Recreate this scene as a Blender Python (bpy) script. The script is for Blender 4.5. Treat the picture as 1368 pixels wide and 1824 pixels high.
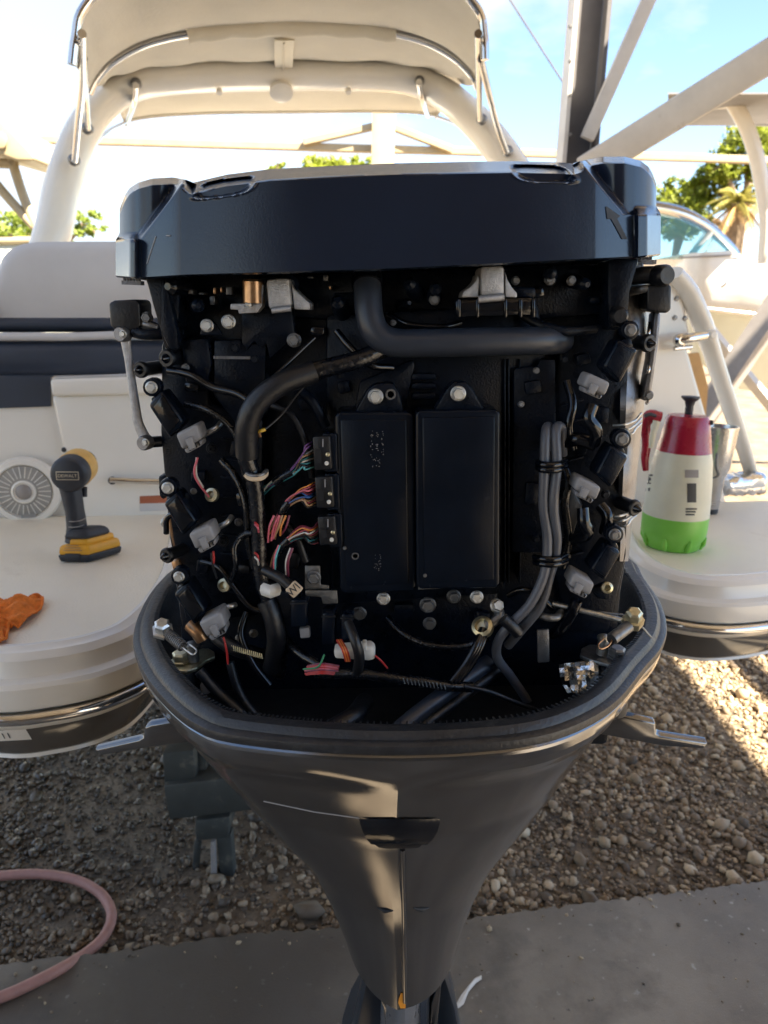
import bpy, bmesh, math, random
import numpy as np
from mathutils import Vector, Matrix
from mathutils.bvhtree import BVHTree

R = math.radians
random.seed(7)
rng = np.random.default_rng(11)
sc = bpy.context.scene
for o in list(bpy.data.objects):
    bpy.data.objects.remove(o)
col = sc.collection

# ------------------------------------------------------------------ camera
HC = 1.5                      # eye height in metres
F = 1370.0                    # focal length in pixels of the 1368 x 1824 photograph
PITCH, ROLL = 15.0, 1.6
CAMM = (Matrix.Translation((0, 0, HC)) @ Matrix.Rotation(R(90 - PITCH), 4, 'X') @ Matrix.Rotation(R(ROLL), 4, 'Z'))
cam_d = bpy.data.cameras.new('camera')
cam = bpy.data.objects.new('camera', cam_d)
col.objects.link(cam)
cam.matrix_world = CAMM
cam_d.sensor_fit = 'VERTICAL'
cam_d.sensor_height = 24.0
cam_d.lens = 24.0 * F / 1824.0
cam_d.clip_start = 0.02
cam_d.clip_end = 4000
cam_d.dof.use_dof = True
cam_d.dof.focus_distance = 0.76
cam_d.dof.aperture_fstop = 6.5
sc.camera = cam

# ------------------------------------------------------------------ sky and sun
SUN = Vector((0.50, -0.42, 0.76)).normalized()      # towards the sun
w = bpy.data.worlds.new('World')
sc.world = w
w.use_nodes = True
wn, wl_ = w.node_tree.nodes, w.node_tree.links
wn.clear()
sky = wn.new('ShaderNodeTexSky')
sky.sky_type = 'NISHITA'
sky.sun_disc = False
sky.sun_elevation = math.asin(SUN.z)
sky.sun_rotation = math.atan2(SUN.x, SUN.y)
sky.altitude = 1200
sky.air_density = 1.0
sky.dust_density = 0.15
sky.ozone_density = 1.5
tc = wn.new('ShaderNodeTexCoord')
sx = wn.new('ShaderNodeSeparateXYZ')
wl_.new(tc.outputs['Generated'], sx.inputs[0])
addz = wn.new('ShaderNodeMath'); addz.operation = 'ADD'; addz.inputs[1].default_value = 0.22
wl_.new(sx.outputs['Z'], addz.inputs[0])
mxz = wn.new('ShaderNodeMath'); mxz.operation = 'MAXIMUM'; mxz.inputs[1].default_value = 0.08
wl_.new(addz.outputs[0], mxz.inputs[0])
dv = wn.new('ShaderNodeVectorMath'); dv.operation = 'DIVIDE'
cz = wn.new('ShaderNodeCombineXYZ')
for k in range(3):
    wl_.new(mxz.outputs[0], cz.inputs[k])
wl_.new(tc.outputs['Generated'], dv.inputs[0]); wl_.new(cz.outputs[0], dv.inputs[1])
mp = wn.new('ShaderNodeMapping'); mp.inputs['Location'].default_value = (3.15, 0.4, 0)
wl_.new(dv.outputs[0], mp.inputs[0])
nz = wn.new('ShaderNodeTexNoise'); nz.inputs['Scale'].default_value = 1.15; nz.inputs['Detail'].default_value = 9; nz.inputs['Roughness'].default_value = 0.55
wl_.new(mp.outputs[0], nz.inputs['Vector'])
rp = wn.new('ShaderNodeValToRGB')
rp.color_ramp.elements[0].position = 0.50; rp.color_ramp.elements[1].position = 0.60
wl_.new(nz.outputs['Fac'], rp.inputs[0])
# a bank of bright thin cloud in the west, over the left of the view
dot = wn.new('ShaderNodeVectorMath'); dot.operation = 'DOT_PRODUCT'; dot.inputs[1].default_value = (-0.62, 0.78, 0.0)
wl_.new(tc.outputs['Generated'], dot.inputs[0])
mr = wn.new('ShaderNodeMapRange'); mr.inputs[1].default_value = 0.70; mr.inputs[2].default_value = 0.97; mr.inputs[4].default_value = 0.85; mr.interpolation_type = 'SMOOTHSTEP'
wl_.new(dot.outputs['Value'], mr.inputs[0])
mxc = wn.new('ShaderNodeMath'); mxc.operation = 'MAXIMUM'
wl_.new(rp.outputs[0], mxc.inputs[0]); wl_.new(mr.outputs[0], mxc.inputs[1])
mix = wn.new('ShaderNodeMix'); mix.data_type = 'RGBA'
wl_.new(mxc.outputs[0], mix.inputs[0])
wl_.new(sky.outputs[0], mix.inputs[6])
mix.inputs[7].default_value = (2.75, 3.0, 3.3, 1)
bg = wn.new('ShaderNodeBackground'); bg.inputs['Strength'].default_value = 0.056
wl_.new(mix.outputs[2], bg.inputs[0])
wo = wn.new('ShaderNodeOutputWorld')
wl_.new(bg.outputs[0], wo.inputs[0])

sun_d = bpy.data.lights.new('sun', 'SUN')
sun_d.energy = 5.0
sun_d.angle = R(0.5)
sun_d.color = (1.0, 0.86, 0.66)
sun = bpy.data.objects.new('sun', sun_d)
col.objects.link(sun)
sun.rotation_euler = SUN.to_track_quat('Z', 'Y').to_euler()

sc.view_settings.view_transform = 'Standard'
sc.view_settings.look = 'None'
sc.view_settings.exposure = 2.8
sc.view_settings.gamma = 1.0
sc.cycles.use_denoising = True
sc.cycles.max_bounces = 10
sc.cycles.diffuse_bounces = 5
sc.cycles.transparent_max_bounces = 16
sc.cycles.caustics_reflective = False
sc.cycles.caustics_refractive = False

# ------------------------------------------------------------------ pixel helpers
C0 = Vector((0, 0, HC))
M3 = CAMM.to_3x3()
def ray(px, py):
    return M3 @ Vector(((px - 684.0) / F, (912.0 - py) / F, -1.0))
def at(px, py, Y):
    v = ray(px, py)
    return C0 + v * (Y / v.y)
def onz(px, py, z):
    v = ray(px, py)
    return C0 + v * ((z - HC) / v.z)
BA = R(11.0)                                   # the boat lies turned 11 degrees
BN = Vector((-math.sin(BA), math.cos(BA), 0))  # towards its bow
BR = Vector((math.cos(BA), math.sin(BA), 0))   # towards its starboard side
def atb(px, py, d):
    v = ray(px, py)
    return C0 + v * (d / v.dot(BN))
def proj(p):
    q = M3.transposed() @ (Vector(p) - C0)
    return 684 + F * q.x / -q.z, 912 - F * q.y / -q.z
def mpp(px, py, Y):                            # metres per pixel there
    return (Y / ray(px, py).y) / F

# ------------------------------------------------------------------ materials
MATS = {}
def mk(name, c, rough=0.5, metal=0.0, var=0.12, scale=14.0, bump=0.0, bscale=160.0, rvar=0.12, coat=0.0, spec=0.5, trans=0.0, alpha=1.0, c2=None, sub=0.0, dirt=None, coords='Object'):
    m = bpy.data.materials.new(name)
    m.use_nodes = True
    n, l = m.node_tree.nodes, m.node_tree.links
    b = n['Principled BSDF']
    t = n.new('ShaderNodeTexCoord')
    nz = n.new('ShaderNodeTexNoise')
    nz.inputs['Scale'].default_value = scale
    nz.inputs['Detail'].default_value = 6
    nz.inputs['Roughness'].default_value = 0.6
    l.new(t.outputs[coords], nz.inputs['Vector'])
    r = n.new('ShaderNodeValToRGB')
    lo = tuple(x * (1 - var) for x in c); hi = c2 if c2 else tuple(min(1, x * (1 + var)) for x in c)
    r.color_ramp.elements[0].position = 0.32; r.color_ramp.elements[1].position = 0.68
    r.color_ramp.elements[0].color = (*lo, 1); r.color_ramp.elements[1].color = (*hi, 1)
    l.new(nz.outputs['Fac'], r.inputs[0])
    out = r.outputs[0]
    if dirt:
        dc, ds, dp = dirt
        n2 = n.new('ShaderNodeTexNoise'); n2.inputs['Scale'].default_value = ds; n2.inputs['Detail'].default_value = 8; n2.inputs['Roughness'].default_value = 0.7
        l.new(t.outputs[coords], n2.inputs['Vector'])
        r2 = n.new('ShaderNodeValToRGB'); r2.color_ramp.elements[0].position = dp; r2.color_ramp.elements[1].position = min(1, dp + 0.14)
        l.new(n2.outputs['Fac'], r2.inputs[0])
        mx = n.new('ShaderNodeMix'); mx.data_type = 'RGBA'
        l.new(r2.outputs[0], mx.inputs[0]); l.new(out, mx.inputs[6]); mx.inputs[7].default_value = (*dc, 1)
        out = mx.outputs[2]
    l.new(out, b.inputs['Base Color'])
    rr = n.new('ShaderNodeMapRange'); rr.inputs[3].default_value = max(0.02, rough - rvar); rr.inputs[4].default_value = min(1, rough + rvar)
    n3 = n.new('ShaderNodeTexNoise'); n3.inputs['Scale'].default_value = scale * 2.3; n3.inputs['Detail'].default_value = 4
    l.new(t.outputs[coords], n3.inputs['Vector']); l.new(n3.outputs['Fac'], rr.inputs[0])
    l.new(rr.outputs[0], b.inputs['Roughness'])
    b.inputs['Metallic'].default_value = metal
    b.inputs['Specular IOR Level'].default_value = spec
    if coat: b.inputs['Coat Weight'].default_value = coat; b.inputs['Coat Roughness'].default_value = 0.08
    if trans: b.inputs['Transmission Weight'].default_value = trans
    if alpha < 1: b.inputs['Alpha'].default_value = alpha
    if sub:
        b.inputs['Subsurface Weight'].default_value = sub; b.inputs['Subsurface Radius'].default_value = (0.02, 0.02, 0.02)
    if bump:
        n4 = n.new('ShaderNodeTexNoise'); n4.inputs['Scale'].default_value = bscale; n4.inputs['Detail'].default_value = 3
        l.new(t.outputs[coords], n4.inputs['Vector'])
        bp = n.new('ShaderNodeBump'); bp.inputs['Strength'].default_value = bump; bp.inputs['Distance'].default_value = 0.002
        l.new(n4.outputs['Fac'], bp.inputs['Height']); l.new(bp.outputs[0], b.inputs['Normal'])
    MATS[name] = m
    return m

mk('cover_haze_blue', (0.0085, 0.0155, 0.034), 0.20, 0.0, 0.10, 9, 0.05, 520, 0.05)  # blue lens haze mixed into the cover's black
mk('engine_black', (0.0042, 0.0072, 0.0140), 0.30, 0.0, 0.35, 40, 0.3, 500, 0.14, spec=0.18, dirt=((0.010, 0.012, 0.016), 30, 0.64))  # blue lift carries the same lens haze in the colour
mk('box_black', (0.0042, 0.0072, 0.0138), 0.24, 0.0, 0.2, 25, 0.06, 700, 0.08, spec=0.2)  # hazy blue tint put into the black here as well
mk('dark_cavity', (0.002, 0.003, 0.006), 0.6, 0.0, 0.3, 30)
mk('gloss_black', (0.003, 0.004, 0.007), 0.16, 0.0, 0.2, 60, 0.2, 90, 0.08)
mk('rubber', (0.005, 0.006, 0.009), 0.42, 0.0, 0.25, 50, 0.2, 300, 0.12)
mk('tape_black', (0.004, 0.005, 0.008), 0.26, 0.0, 0.3, 60, 0.9, 70, 0.12)
mk('hose_grey', (0.026, 0.033, 0.048), 0.38, 0.0, 0.12, 30, 0.05, 200, 0.06)
mk('fuel_hose', (0.085, 0.090, 0.105), 0.4, 0.0, 0.12, 30, 0.05, 200, 0.06)
mk('zinc', (0.52, 0.52, 0.50), 0.34, 0.9, 0.2, 160, 0.25, 500, 0.12)
mk('zinc_dull', (0.20, 0.20, 0.20), 0.45, 0.8, 0.3, 120, 0.2, 400, 0.12)
mk('zinc_gold', (0.55, 0.50, 0.34), 0.36, 0.9, 0.25, 90, 0.2, 300, 0.12)
mk('cast_aluminium', (0.42, 0.42, 0.43), 0.45, 0.7, 0.18, 160, 0.5, 900, 0.1)
mk('grey_metal', (0.20, 0.20, 0.21), 0.38, 0.75, 0.2, 60, 0.3, 500, 0.1)
mk('copper', (0.45, 0.27, 0.15), 0.32, 0.9, 0.25, 80)
mk('chrome', (0.62, 0.61, 0.60), 0.10, 1.0, 0.06, 30, 0, 0, 0.04)
mk('connector_grey', (0.27, 0.27, 0.28), 0.5, 0.0, 0.12, 60, 0.1, 400)
mk('connector_white', (0.72, 0.71, 0.66), 0.45, 0.0, 0.08, 60)
mk('cowl_paint', (0.175, 0.173, 0.175), 0.12, 0.9, 0.08, 7, 0.03, 900, 0.04, coat=0.3, dirt=((0.13, 0.12, 0.105), 46, 0.72))
mk('drive_silver', (0.30, 0.32, 0.36), 0.3, 0.8, 0.1, 20)
mk('drive_dark', (0.012, 0.02, 0.032), 0.35, 0.1, 0.2, 20)
mk('orange_primer', (0.75, 0.30, 0.03), 0.5, 0.0, 0.15, 80)
mk('gelcoat', (0.84, 0.81, 0.75), 0.22, 0.0, 0.04, 3, 0, 0, 0.06, coat=0.2, dirt=((0.66, 0.60, 0.50), 6, 0.66))
mk('gelcoat_deck', (0.86, 0.78, 0.63), 0.42, 0.0, 0.05, 2.5, 0.5, 260, 0.10, dirt=((0.70, 0.60, 0.45), 3, 0.60))
mk('gelcoat_dark', (0.085, 0.078, 0.070), 0.14, 0.0, 0.08, 4, 0, 0, 0.04, coat=0.4)
mk('vinyl_white', (0.62, 0.61, 0.61), 0.5, 0.0, 0.05, 5, 0.3, 60, 0.06)
mk('vinyl_navy', (0.035, 0.045, 0.068), 0.45, 0.0, 0.10, 8, 0.2, 90, 0.06)
mk('grille_grey', (0.34, 0.33, 0.31), 0.6, 0.0, 0.1, 30)
mk('canvas', (0.70, 0.655, 0.56), 0.85, 0.0, 0.07, 2.2, 0.5, 90, 0.05)
mk('canvas_light', (0.80, 0.75, 0.63), 0.8, 0.0, 0.05, 3, 0.3, 90)
mk('arch_white', (0.83, 0.80, 0.73), 0.22, 0.0, 0.05, 3, 0, 0, 0.05, coat=0.3)
mk('steel_cream', (0.36, 0.30, 0.19), 0.5, 0.0, 0.10, 4, 0.1, 60, dirt=((0.5, 0.42, 0.30), 5, 0.66))
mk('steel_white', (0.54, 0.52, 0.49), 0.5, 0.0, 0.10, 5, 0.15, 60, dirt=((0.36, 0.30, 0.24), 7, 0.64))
mk('steel_dark', (0.10, 0.098, 0.105), 0.55, 0.2, 0.15, 6, 0.2, 60, dirt=((0.16, 0.13, 0.11), 8, 0.64))  # darker steel; on the post it stands in for shade
mk('steel_grey', (0.30, 0.28, 0.27), 0.5, 0.2, 0.15, 6, 0.2, 60)
mk('roof_metal', (0.74, 0.72, 0.68), 0.5, 0.3, 0.1, 3)
mk('trailer_grey', (0.045, 0.050, 0.048), 0.6, 0.2, 0.2, 14, 0.3, 80, dirt=((0.17, 0.155, 0.12), 16, 0.56))
mk('yellow', (0.80, 0.40, 0.03), 0.42, 0.0, 0.08, 40, 0.05, 300)
mk('drill_yellow', (0.72, 0.42, 0.10), 0.45, 0.0, 0.10, 60)
mk('drill_black', (0.028, 0.032, 0.042), 0.5, 0.0, 0.15, 60, 0.2, 500)
mk('print_light', (0.62, 0.56, 0.42), 0.5)
mk('print_dark', (0.05, 0.05, 0.05), 0.55)
mk('print_grey', (0.33, 0.31, 0.30), 0.55)
mk('red_plastic', (0.36, 0.010, 0.035), 0.28, 0.0, 0.08, 30, 0, 0, 0.05, coat=0.3)
mk('bottle_cream', (0.80, 0.77, 0.61), 0.36, 0.0, 0.05, 20, 0.06, 60, 0.05, sub=0.7)
mk('bottle_green', (0.24, 0.62, 0.09), 0.32, 0.0, 0.05, 16, 0, 0, 0.05, sub=0.4)
mk('steel_brushed', (0.55, 0.54, 0.53), 0.24, 1.0, 0.08, 40)
mk('foil', (0.72, 0.71, 0.69), 0.22, 1.0, 0.06, 60, 0.6, 60)
mk('towel', (0.86, 0.22, 0.03), 0.95, 0.0, 0.25, 90, 1.0, 420)
mk('hose_pink', (0.40, 0.20, 0.165), 0.55, 0.0, 0.12, 30, 0.2, 120, dirt=((0.26, 0.17, 0.13), 30, 0.60))
mk('paper', (0.72, 0.68, 0.62), 0.8, 0.0, 0.06, 40)
mk('tag_tan', (0.66, 0.52, 0.36), 0.7, 0.0, 0.06, 60)
mk('bark', (0.20, 0.15, 0.10), 0.9, 0.0, 0.3, 12, 0.6, 40)
mk('frond_dry', (0.42, 0.27, 0.10), 0.8, 0.0, 0.3, 4)
mk('hull_white', (0.82, 0.81, 0.78), 0.25, 0.0, 0.03, 3, coat=0.2)
mk('hull_underside', (0.72, 0.77, 0.70), 0.5, 0.0, 0.06, 3)
mk('tent_dark', (0.22, 0.215, 0.22), 0.8, 0.0, 0.1, 4)
mk('sticker_orange', (0.40, 0.12, 0.06), 0.5)
mk('blocker_board', (0.10, 0.075, 0.05), 0.7, 0.0, 0.3, 4)
mk('plywood', (0.52, 0.31, 0.12), 0.7, 0.0, 0.2, 6)
WIRE_COL = {'purple': (0.16, 0.07, 0.22), 'white': (0.62, 0.60, 0.55), 'teal': (0.03, 0.20, 0.22), 'pink': (0.62, 0.14, 0.18), 'orange': (0.72, 0.26, 0.05), 'blue': (0.04, 0.12, 0.36), 'tan': (0.42, 0.25, 0.13), 'red': (0.45, 0.03, 0.03), 'cyan': (0.12, 0.42, 0.46), 'green': (0.03, 0.22, 0.09), 'black': (0.012, 0.013, 0.016), 'maroon': (0.18, 0.03, 0.06), 'yellow': (0.7, 0.45, 0.05)}
for k, c in WIRE_COL.items():
    mk('wire_' + k, c, 0.4, 0.0, 0.08, 60)

def leaf_mat(name, c):
    m = bpy.data.materials.new(name); m.use_nodes = True
    n, l = m.node_tree.nodes, m.node_tree.links
    b = n['Principled BSDF']
    g = n.new('ShaderNodeNewGeometry')
    r = n.new('ShaderNodeValToRGB')
    r.color_ramp.elements[0].color = (*[x * 0.6 for x in c], 1); r.color_ramp.elements[1].color = (*[min(1, x * 1.5) for x in c], 1)
    l.new(g.outputs['Random Per Island'], r.inputs[0])
    l.new(r.outputs[0], b.inputs['Base Color'])
    b.inputs['Roughness'].default_value = 0.55
    tr = n.new('ShaderNodeBsdfTranslucent'); l.new(r.outputs[0], tr.inputs[0])
    ms = n.new('ShaderNodeMixShader'); ms.inputs[0].default_value = 0.45
    l.new(b.outputs[0], ms.inputs[1]); l.new(tr.outputs[0], ms.inputs[2])
    l.new(ms.outputs[0], n['Material Output'].inputs[0])
    MATS[name] = m
leaf_mat('leaf_bright', (0.19, 0.23, 0.015))
leaf_mat('leaf_mid', (0.17, 0.23, 0.03))
leaf_mat('leaf_palm', (0.26, 0.24, 0.06))

def translucent(name, f):
    m = MATS[name]; n, l = m.node_tree.nodes, m.node_tree.links
    b = n['Principled BSDF']; src = b.inputs['Base Color'].links[0].from_socket
    tr = n.new('ShaderNodeBsdfTranslucent'); l.new(src, tr.inputs[0])
    ms = n.new('ShaderNodeMixShader'); ms.inputs[0].default_value = f
    l.new(b.outputs[0], ms.inputs[1]); l.new(tr.outputs[0], ms.inputs[2]); l.new(ms.outputs[0], n['Material Output'].inputs[0])
translucent('canvas', 0.13); translucent('canvas_light', 0.1)

def glass(name, c, rough=0.02, alpha=0.35):
    m = bpy.data.materials.new(name); m.use_nodes = True
    n, l = m.node_tree.nodes, m.node_tree.links
    b = n['Principled BSDF']; b.inputs['Base Color'].default_value = (*c, 1); b.inputs['Roughness'].default_value = rough
    tr = n.new('ShaderNodeBsdfTransparent'); tr.inputs[0].default_value = (*[0.5 + 0.5 * x for x in c], 1)
    ms = n.new('ShaderNodeMixShader'); ms.inputs[0].default_value = alpha
    l.new(tr.outputs[0], ms.inputs[1]); l.new(b.outputs[0], ms.inputs[2]); l.new(ms.outputs[0], n['Material Output'].inputs[0])
    MATS[name] = m
glass('windshield_glass', (0.25, 0.62, 0.70))

# ------------------------------------------------------------------ mesh builder
WL = {}                                        # world location of each object, translations only
def finish(name, me, mat, parent=None, smooth=35, loc=None):
    if mat: me.materials.append(MATS[mat])
    o = bpy.data.objects.new(name, me)
    col.objects.link(o)
    if smooth:
        me.polygons.foreach_set('use_smooth', [True] * len(me.polygons))
        if smooth < 180: me.set_sharp_from_angle(angle=R(smooth))
    c = loc if loc is not None else Vector((0, 0, 0))
    if parent is not None:
        o.parent = parent; o.location = c - WL[parent.name]
    else:
        o.location = c
    WL[o.name] = c.copy()
    return o
def empty(name, loc, label=None, cat=None, group=None):
    o = bpy.data.objects.new(name, None); col.objects.link(o)
    o.empty_display_size = 0.1
    o.location = loc; WL[o.name] = Vector(loc)
    if label: tag(o, label, cat, group)
    return o
def tag(o, label=None, cat=None, group=None, kind=None):
    if label: o['label'] = label
    if cat: o['category'] = cat
    if group: o['group'] = group
    if kind: o['kind'] = kind
    return o

def spline(pts, n=8):
    """Catmull-Rom through Vectors."""
    P = [Vector(p) for p in pts]
    if len(P) < 3: return P
    P = [P[0] * 2 - P[1]] + P + [P[-1] * 2 - P[-2]]
    out = []
    for i in range(1, len(P) - 2):
        for k in range(n):
            t = k / n
            a, b, c, d = P[i - 1], P[i], P[i + 1], P[i + 2]
            out.append(0.5 * ((2 * b) + (c - a) * t + (2 * a - 5 * b + 4 * c - d) * t * t + (3 * b - a - 3 * c + d) * t ** 3))
    out.append(P[-2])
    return out

class MB:
    def __init__(s): s.v = []; s.f = []
    def add(s, vs, fs):
        k = len(s.v); s.v += [tuple(p) for p in vs]; s.f += [tuple(i + k for i in f) for f in fs]; return s
    def prism(s, pts, off):
        """closed polygon of 3D points extruded by a vector"""
        n = len(pts); off = Vector(off)
        a = [Vector(p) for p in pts]; b = [p + off for p in a]
        fs = [tuple(range(n)), tuple(range(2 * n - 1, n - 1, -1))] + [(i, n + i, n + (i + 1) % n, (i + 1) % n) for i in range(n)]
        return s.add(a + b, fs)
    def box(s, c, size, rot=None):
        c = Vector(c); h = Vector(size) / 2; rot = rot or Matrix.Identity(3)
        vs = [c + rot @ Vector((x * h.x, y * h.y, z * h.z)) for x in (-1, 1) for y in (-1, 1) for z in (-1, 1)]
        return s.add(vs, [(0, 1, 3, 2), (4, 6, 7, 5), (0, 4, 5, 1), (2, 3, 7, 6), (0, 2, 6, 4), (1, 5, 7, 3)])
    def tube(s, pts, r, seg=10, caps=True, flat=1.0, up=None, loop=False):
        P = [Vector(p) for p in pts]; n = len(P)
        rr = r if isinstance(r, (list, tuple)) else [r] * n
        if len(rr) != n:
            rr = [float(np.interp(i / (n - 1), np.linspace(0, 1, len(rr)), rr)) for i in range(n)]
        t0 = (P[1] - P[0]).normalized()
        u = Vector(up) if up is not None else (Vector((0, 0, 1)) if abs(t0.z) < 0.9 else Vector((1, 0, 0)))
        vs, fs = [], []
        for i in range(n):
            if loop: t = (P[(i + 1) % n] - P[i - 1]).normalized()
            else: t = (P[min(i + 1, n - 1)] - P[max(i - 1, 0)]).normalized()
            if up is not None: u = Vector(up)
            u = (u - t * u.dot(t))
            u = u.normalized() if u.length > 1e-6 else t.orthogonal().normalized()
            v = t.cross(u)
            for k in range(seg):
                a = 2 * math.pi * k / seg
                vs.append(P[i] + (u * math.cos(a) * flat + v * math.sin(a)) * rr[i])
        for i in range(n if loop else n - 1):
            j = (i + 1) % n
            for k in range(seg):
                q = (k + 1) % seg
                fs.append((i * seg + k, i * seg + q, j * seg + q, j * seg + k))
        if caps and not loop:
            fs.append(tuple(range(seg - 1, -1, -1))); fs.append(tuple((n - 1) * seg + k for k in range(seg)))
        return s.add(vs, fs)
    def lathe(s, prof, c, axis=(0, 0, 1), seg=24, ex=1.0):
        """profile of (r, h) revolved about axis at c"""
        ax = Vector(axis).normalized(); u = ax.orthogonal().normalized() if abs(ax.z) < 0.99 else Vector((1, 0, 0)); v = ax.cross(u)
        c = Vector(c); vs, fs = [], []
        for r, h in prof:
            for k in range(seg):
                a = 2 * math.pi * k / seg
                vs.append(c + ax * h + (u * math.cos(a) + v * math.sin(a) * ex) * max(r, 1e-5))
        for i in range(len(prof) - 1):
            for k in range(seg):
                q = (k + 1) % seg
                fs.append((i * seg + k, i * seg + q, (i + 1) * seg + q, (i + 1) * seg + k))
        fs.append(tuple(range(seg - 1, -1, -1))); fs.append(tuple((len(prof) - 1) * seg + k for k in range(seg)))
        return s.add(vs, fs)
    def grid(s, rows, closed=False):
        m = len(rows[0]); vs = [p for r in rows for p in r]; fs = []
        for i in range(len(rows) - 1):
            for k in range(m if closed else m - 1):
                q = (k + 1) % m
                fs.append((i * m + k, i * m + q, (i + 1) * m + q, (i + 1) * m + k))
        return s.add(vs, fs)
    def build(s, name, mat, parent=None, smooth=35, bevel=0.0, bseg=2, solid=0.0, fix=True):
        c = Vector(np.mean(np.array(s.v), axis=0))
        me = bpy.data.meshes.new(name)
        bm = bmesh.new()
        vv = [bm.verts.new(Vector(p) - c) for p in s.v]
        for f in s.f:
            try: bm.faces.new([vv[i] for i in f])
            except ValueError: pass
        if fix: bmesh.ops.recalc_face_normals(bm, faces=bm.faces)
        if solid:
            bmesh.ops.solidify(bm, geom=bm.faces[:], thickness=solid)
        if bevel:
            es = [e for e in bm.edges if len(e.link_faces) == 2 and e.calc_face_angle(0) > R(28)]
            bmesh.ops.bevel(bm, geom=es, offset=bevel, segments=bseg, affect='EDGES', profile=0.5, clamp_overlap=True)
        bm.to_mesh(me); bm.free()
        return finish(name, me, mat, parent, smooth, c)

def text(s, name, size, origin, xdir, ydir, mat, parent, depth=0.0002, align='CENTER'):
    cu = bpy.data.curves.new(name, 'FONT'); cu.body = s; cu.size = size; cu.extrude = depth; cu.align_x = align; cu.align_y = 'CENTER'
    t = bpy.data.objects.new(name + '_tmp', cu); col.objects.link(t)
    bpy.context.view_layer.update()
    dg = bpy.context.evaluated_depsgraph_get()
    me = bpy.data.meshes.new_from_object(t.evaluated_get(dg))
    bpy.data.objects.remove(t)
    x = Vector(xdir).normalized(); y = Vector(ydir).normalized(); z = x.cross(y)
    Mx = Matrix((x, y, z)).transposed()
    for v in me.vertices: v.co = Mx @ v.co
    me.name = name
    return finish(name, me, mat, parent, 0, Vector(origin))

def smst(a, b, x):
    t = np.clip((x - a) / (b - a), 0, 1); return t * t * (3 - 2 * t)

# ================================================================== GROUND
def ground_mat():
    m = bpy.data.materials.new('ground_soil'); m.use_nodes = True
    n, l = m.node_tree.nodes, m.node_tree.links
    b = n['Principled BSDF']
    t = n.new('ShaderNodeTexCoord')
    def noise(s, d=6, r=0.6):
        q = n.new('ShaderNodeTexNoise'); q.inputs['Scale'].default_value = s; q.inputs['Detail'].default_value = d; q.inputs['Roughness'].default_value = r
        l.new(t.outputs['Object'], q.inputs['Vector']); return q
    a = noise(3.0); f = noise(70, 5, 0.7)
    r1 = n.new('ShaderNodeValToRGB')
    r1.color_ramp.elements[0].position = 0.35; r1.color_ramp.elements[1].position = 0.66
    r1.color_ramp.elements[0].color = (0.13, 0.105, 0.078, 1); r1.color_ramp.elements[1].color = (0.34, 0.27, 0.185, 1)
    l.new(a.outputs['Fac'], r1.inputs[0])
    r2 = n.new('ShaderNodeValToRGB'); r2.color_ramp.elements[0].position = 0.3; r2.color_ramp.elements[1].position = 0.75
    r2.color_ramp.elements[0].color = (0.5, 0.5, 0.5, 1); r2.color_ramp.elements[1].color = (1.3, 1.25, 1.2, 1)
    l.new(f.outputs['Fac'], r2.inputs[0])
    mu = n.new('ShaderNodeMix'); mu.data_type = 'RGBA'; mu.blend_type = 'MULTIPLY'; mu.inputs[0].default_value = 1
    l.new(r1.outputs[0], mu.inputs[6]); l.new(r2.outputs[0], mu.inputs[7])
    l.new(mu.outputs[2], b.inputs['Base Color'])
    # wet ground on the left
    wp = onz(90, 1400, 0)
    ds = n.new('ShaderNodeVectorMath'); ds.operation = 'DISTANCE'; ds.inputs[1].default_value = wp
    l.new(t.outputs['Object'], ds.inputs[0])
    wet = n.new('ShaderNodeMapRange'); wet.inputs[1].default_value = 0.35; wet.inputs[2].default_value = 0.95; wet.inputs[3].default_value = 0.12; wet.inputs[4].default_value = 0.85
    l.new(ds.outputs['Value'], wet.inputs[0]); l.new(wet.outputs[0], b.inputs['Roughness'])
    bp = n.new('ShaderNodeBump'); bp.inputs['Strength'].default_value = 0.9; bp.inputs['Distance'].default_value = 0.012
    l.new(f.outputs['Fac'], bp.inputs['Height']); l.new(bp.outputs[0], b.inputs['Normal'])
    MATS['ground_soil'] = m
ground_mat()
g = MB(); g.add([(-600, -600, 0), (600, -600, 0), (600, 600, 0), (-600, 600, 0)], [(0, 1, 2, 3)])
o = g.build('ground', 'ground_soil', smooth=0); o['kind'] = 'structure'

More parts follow.
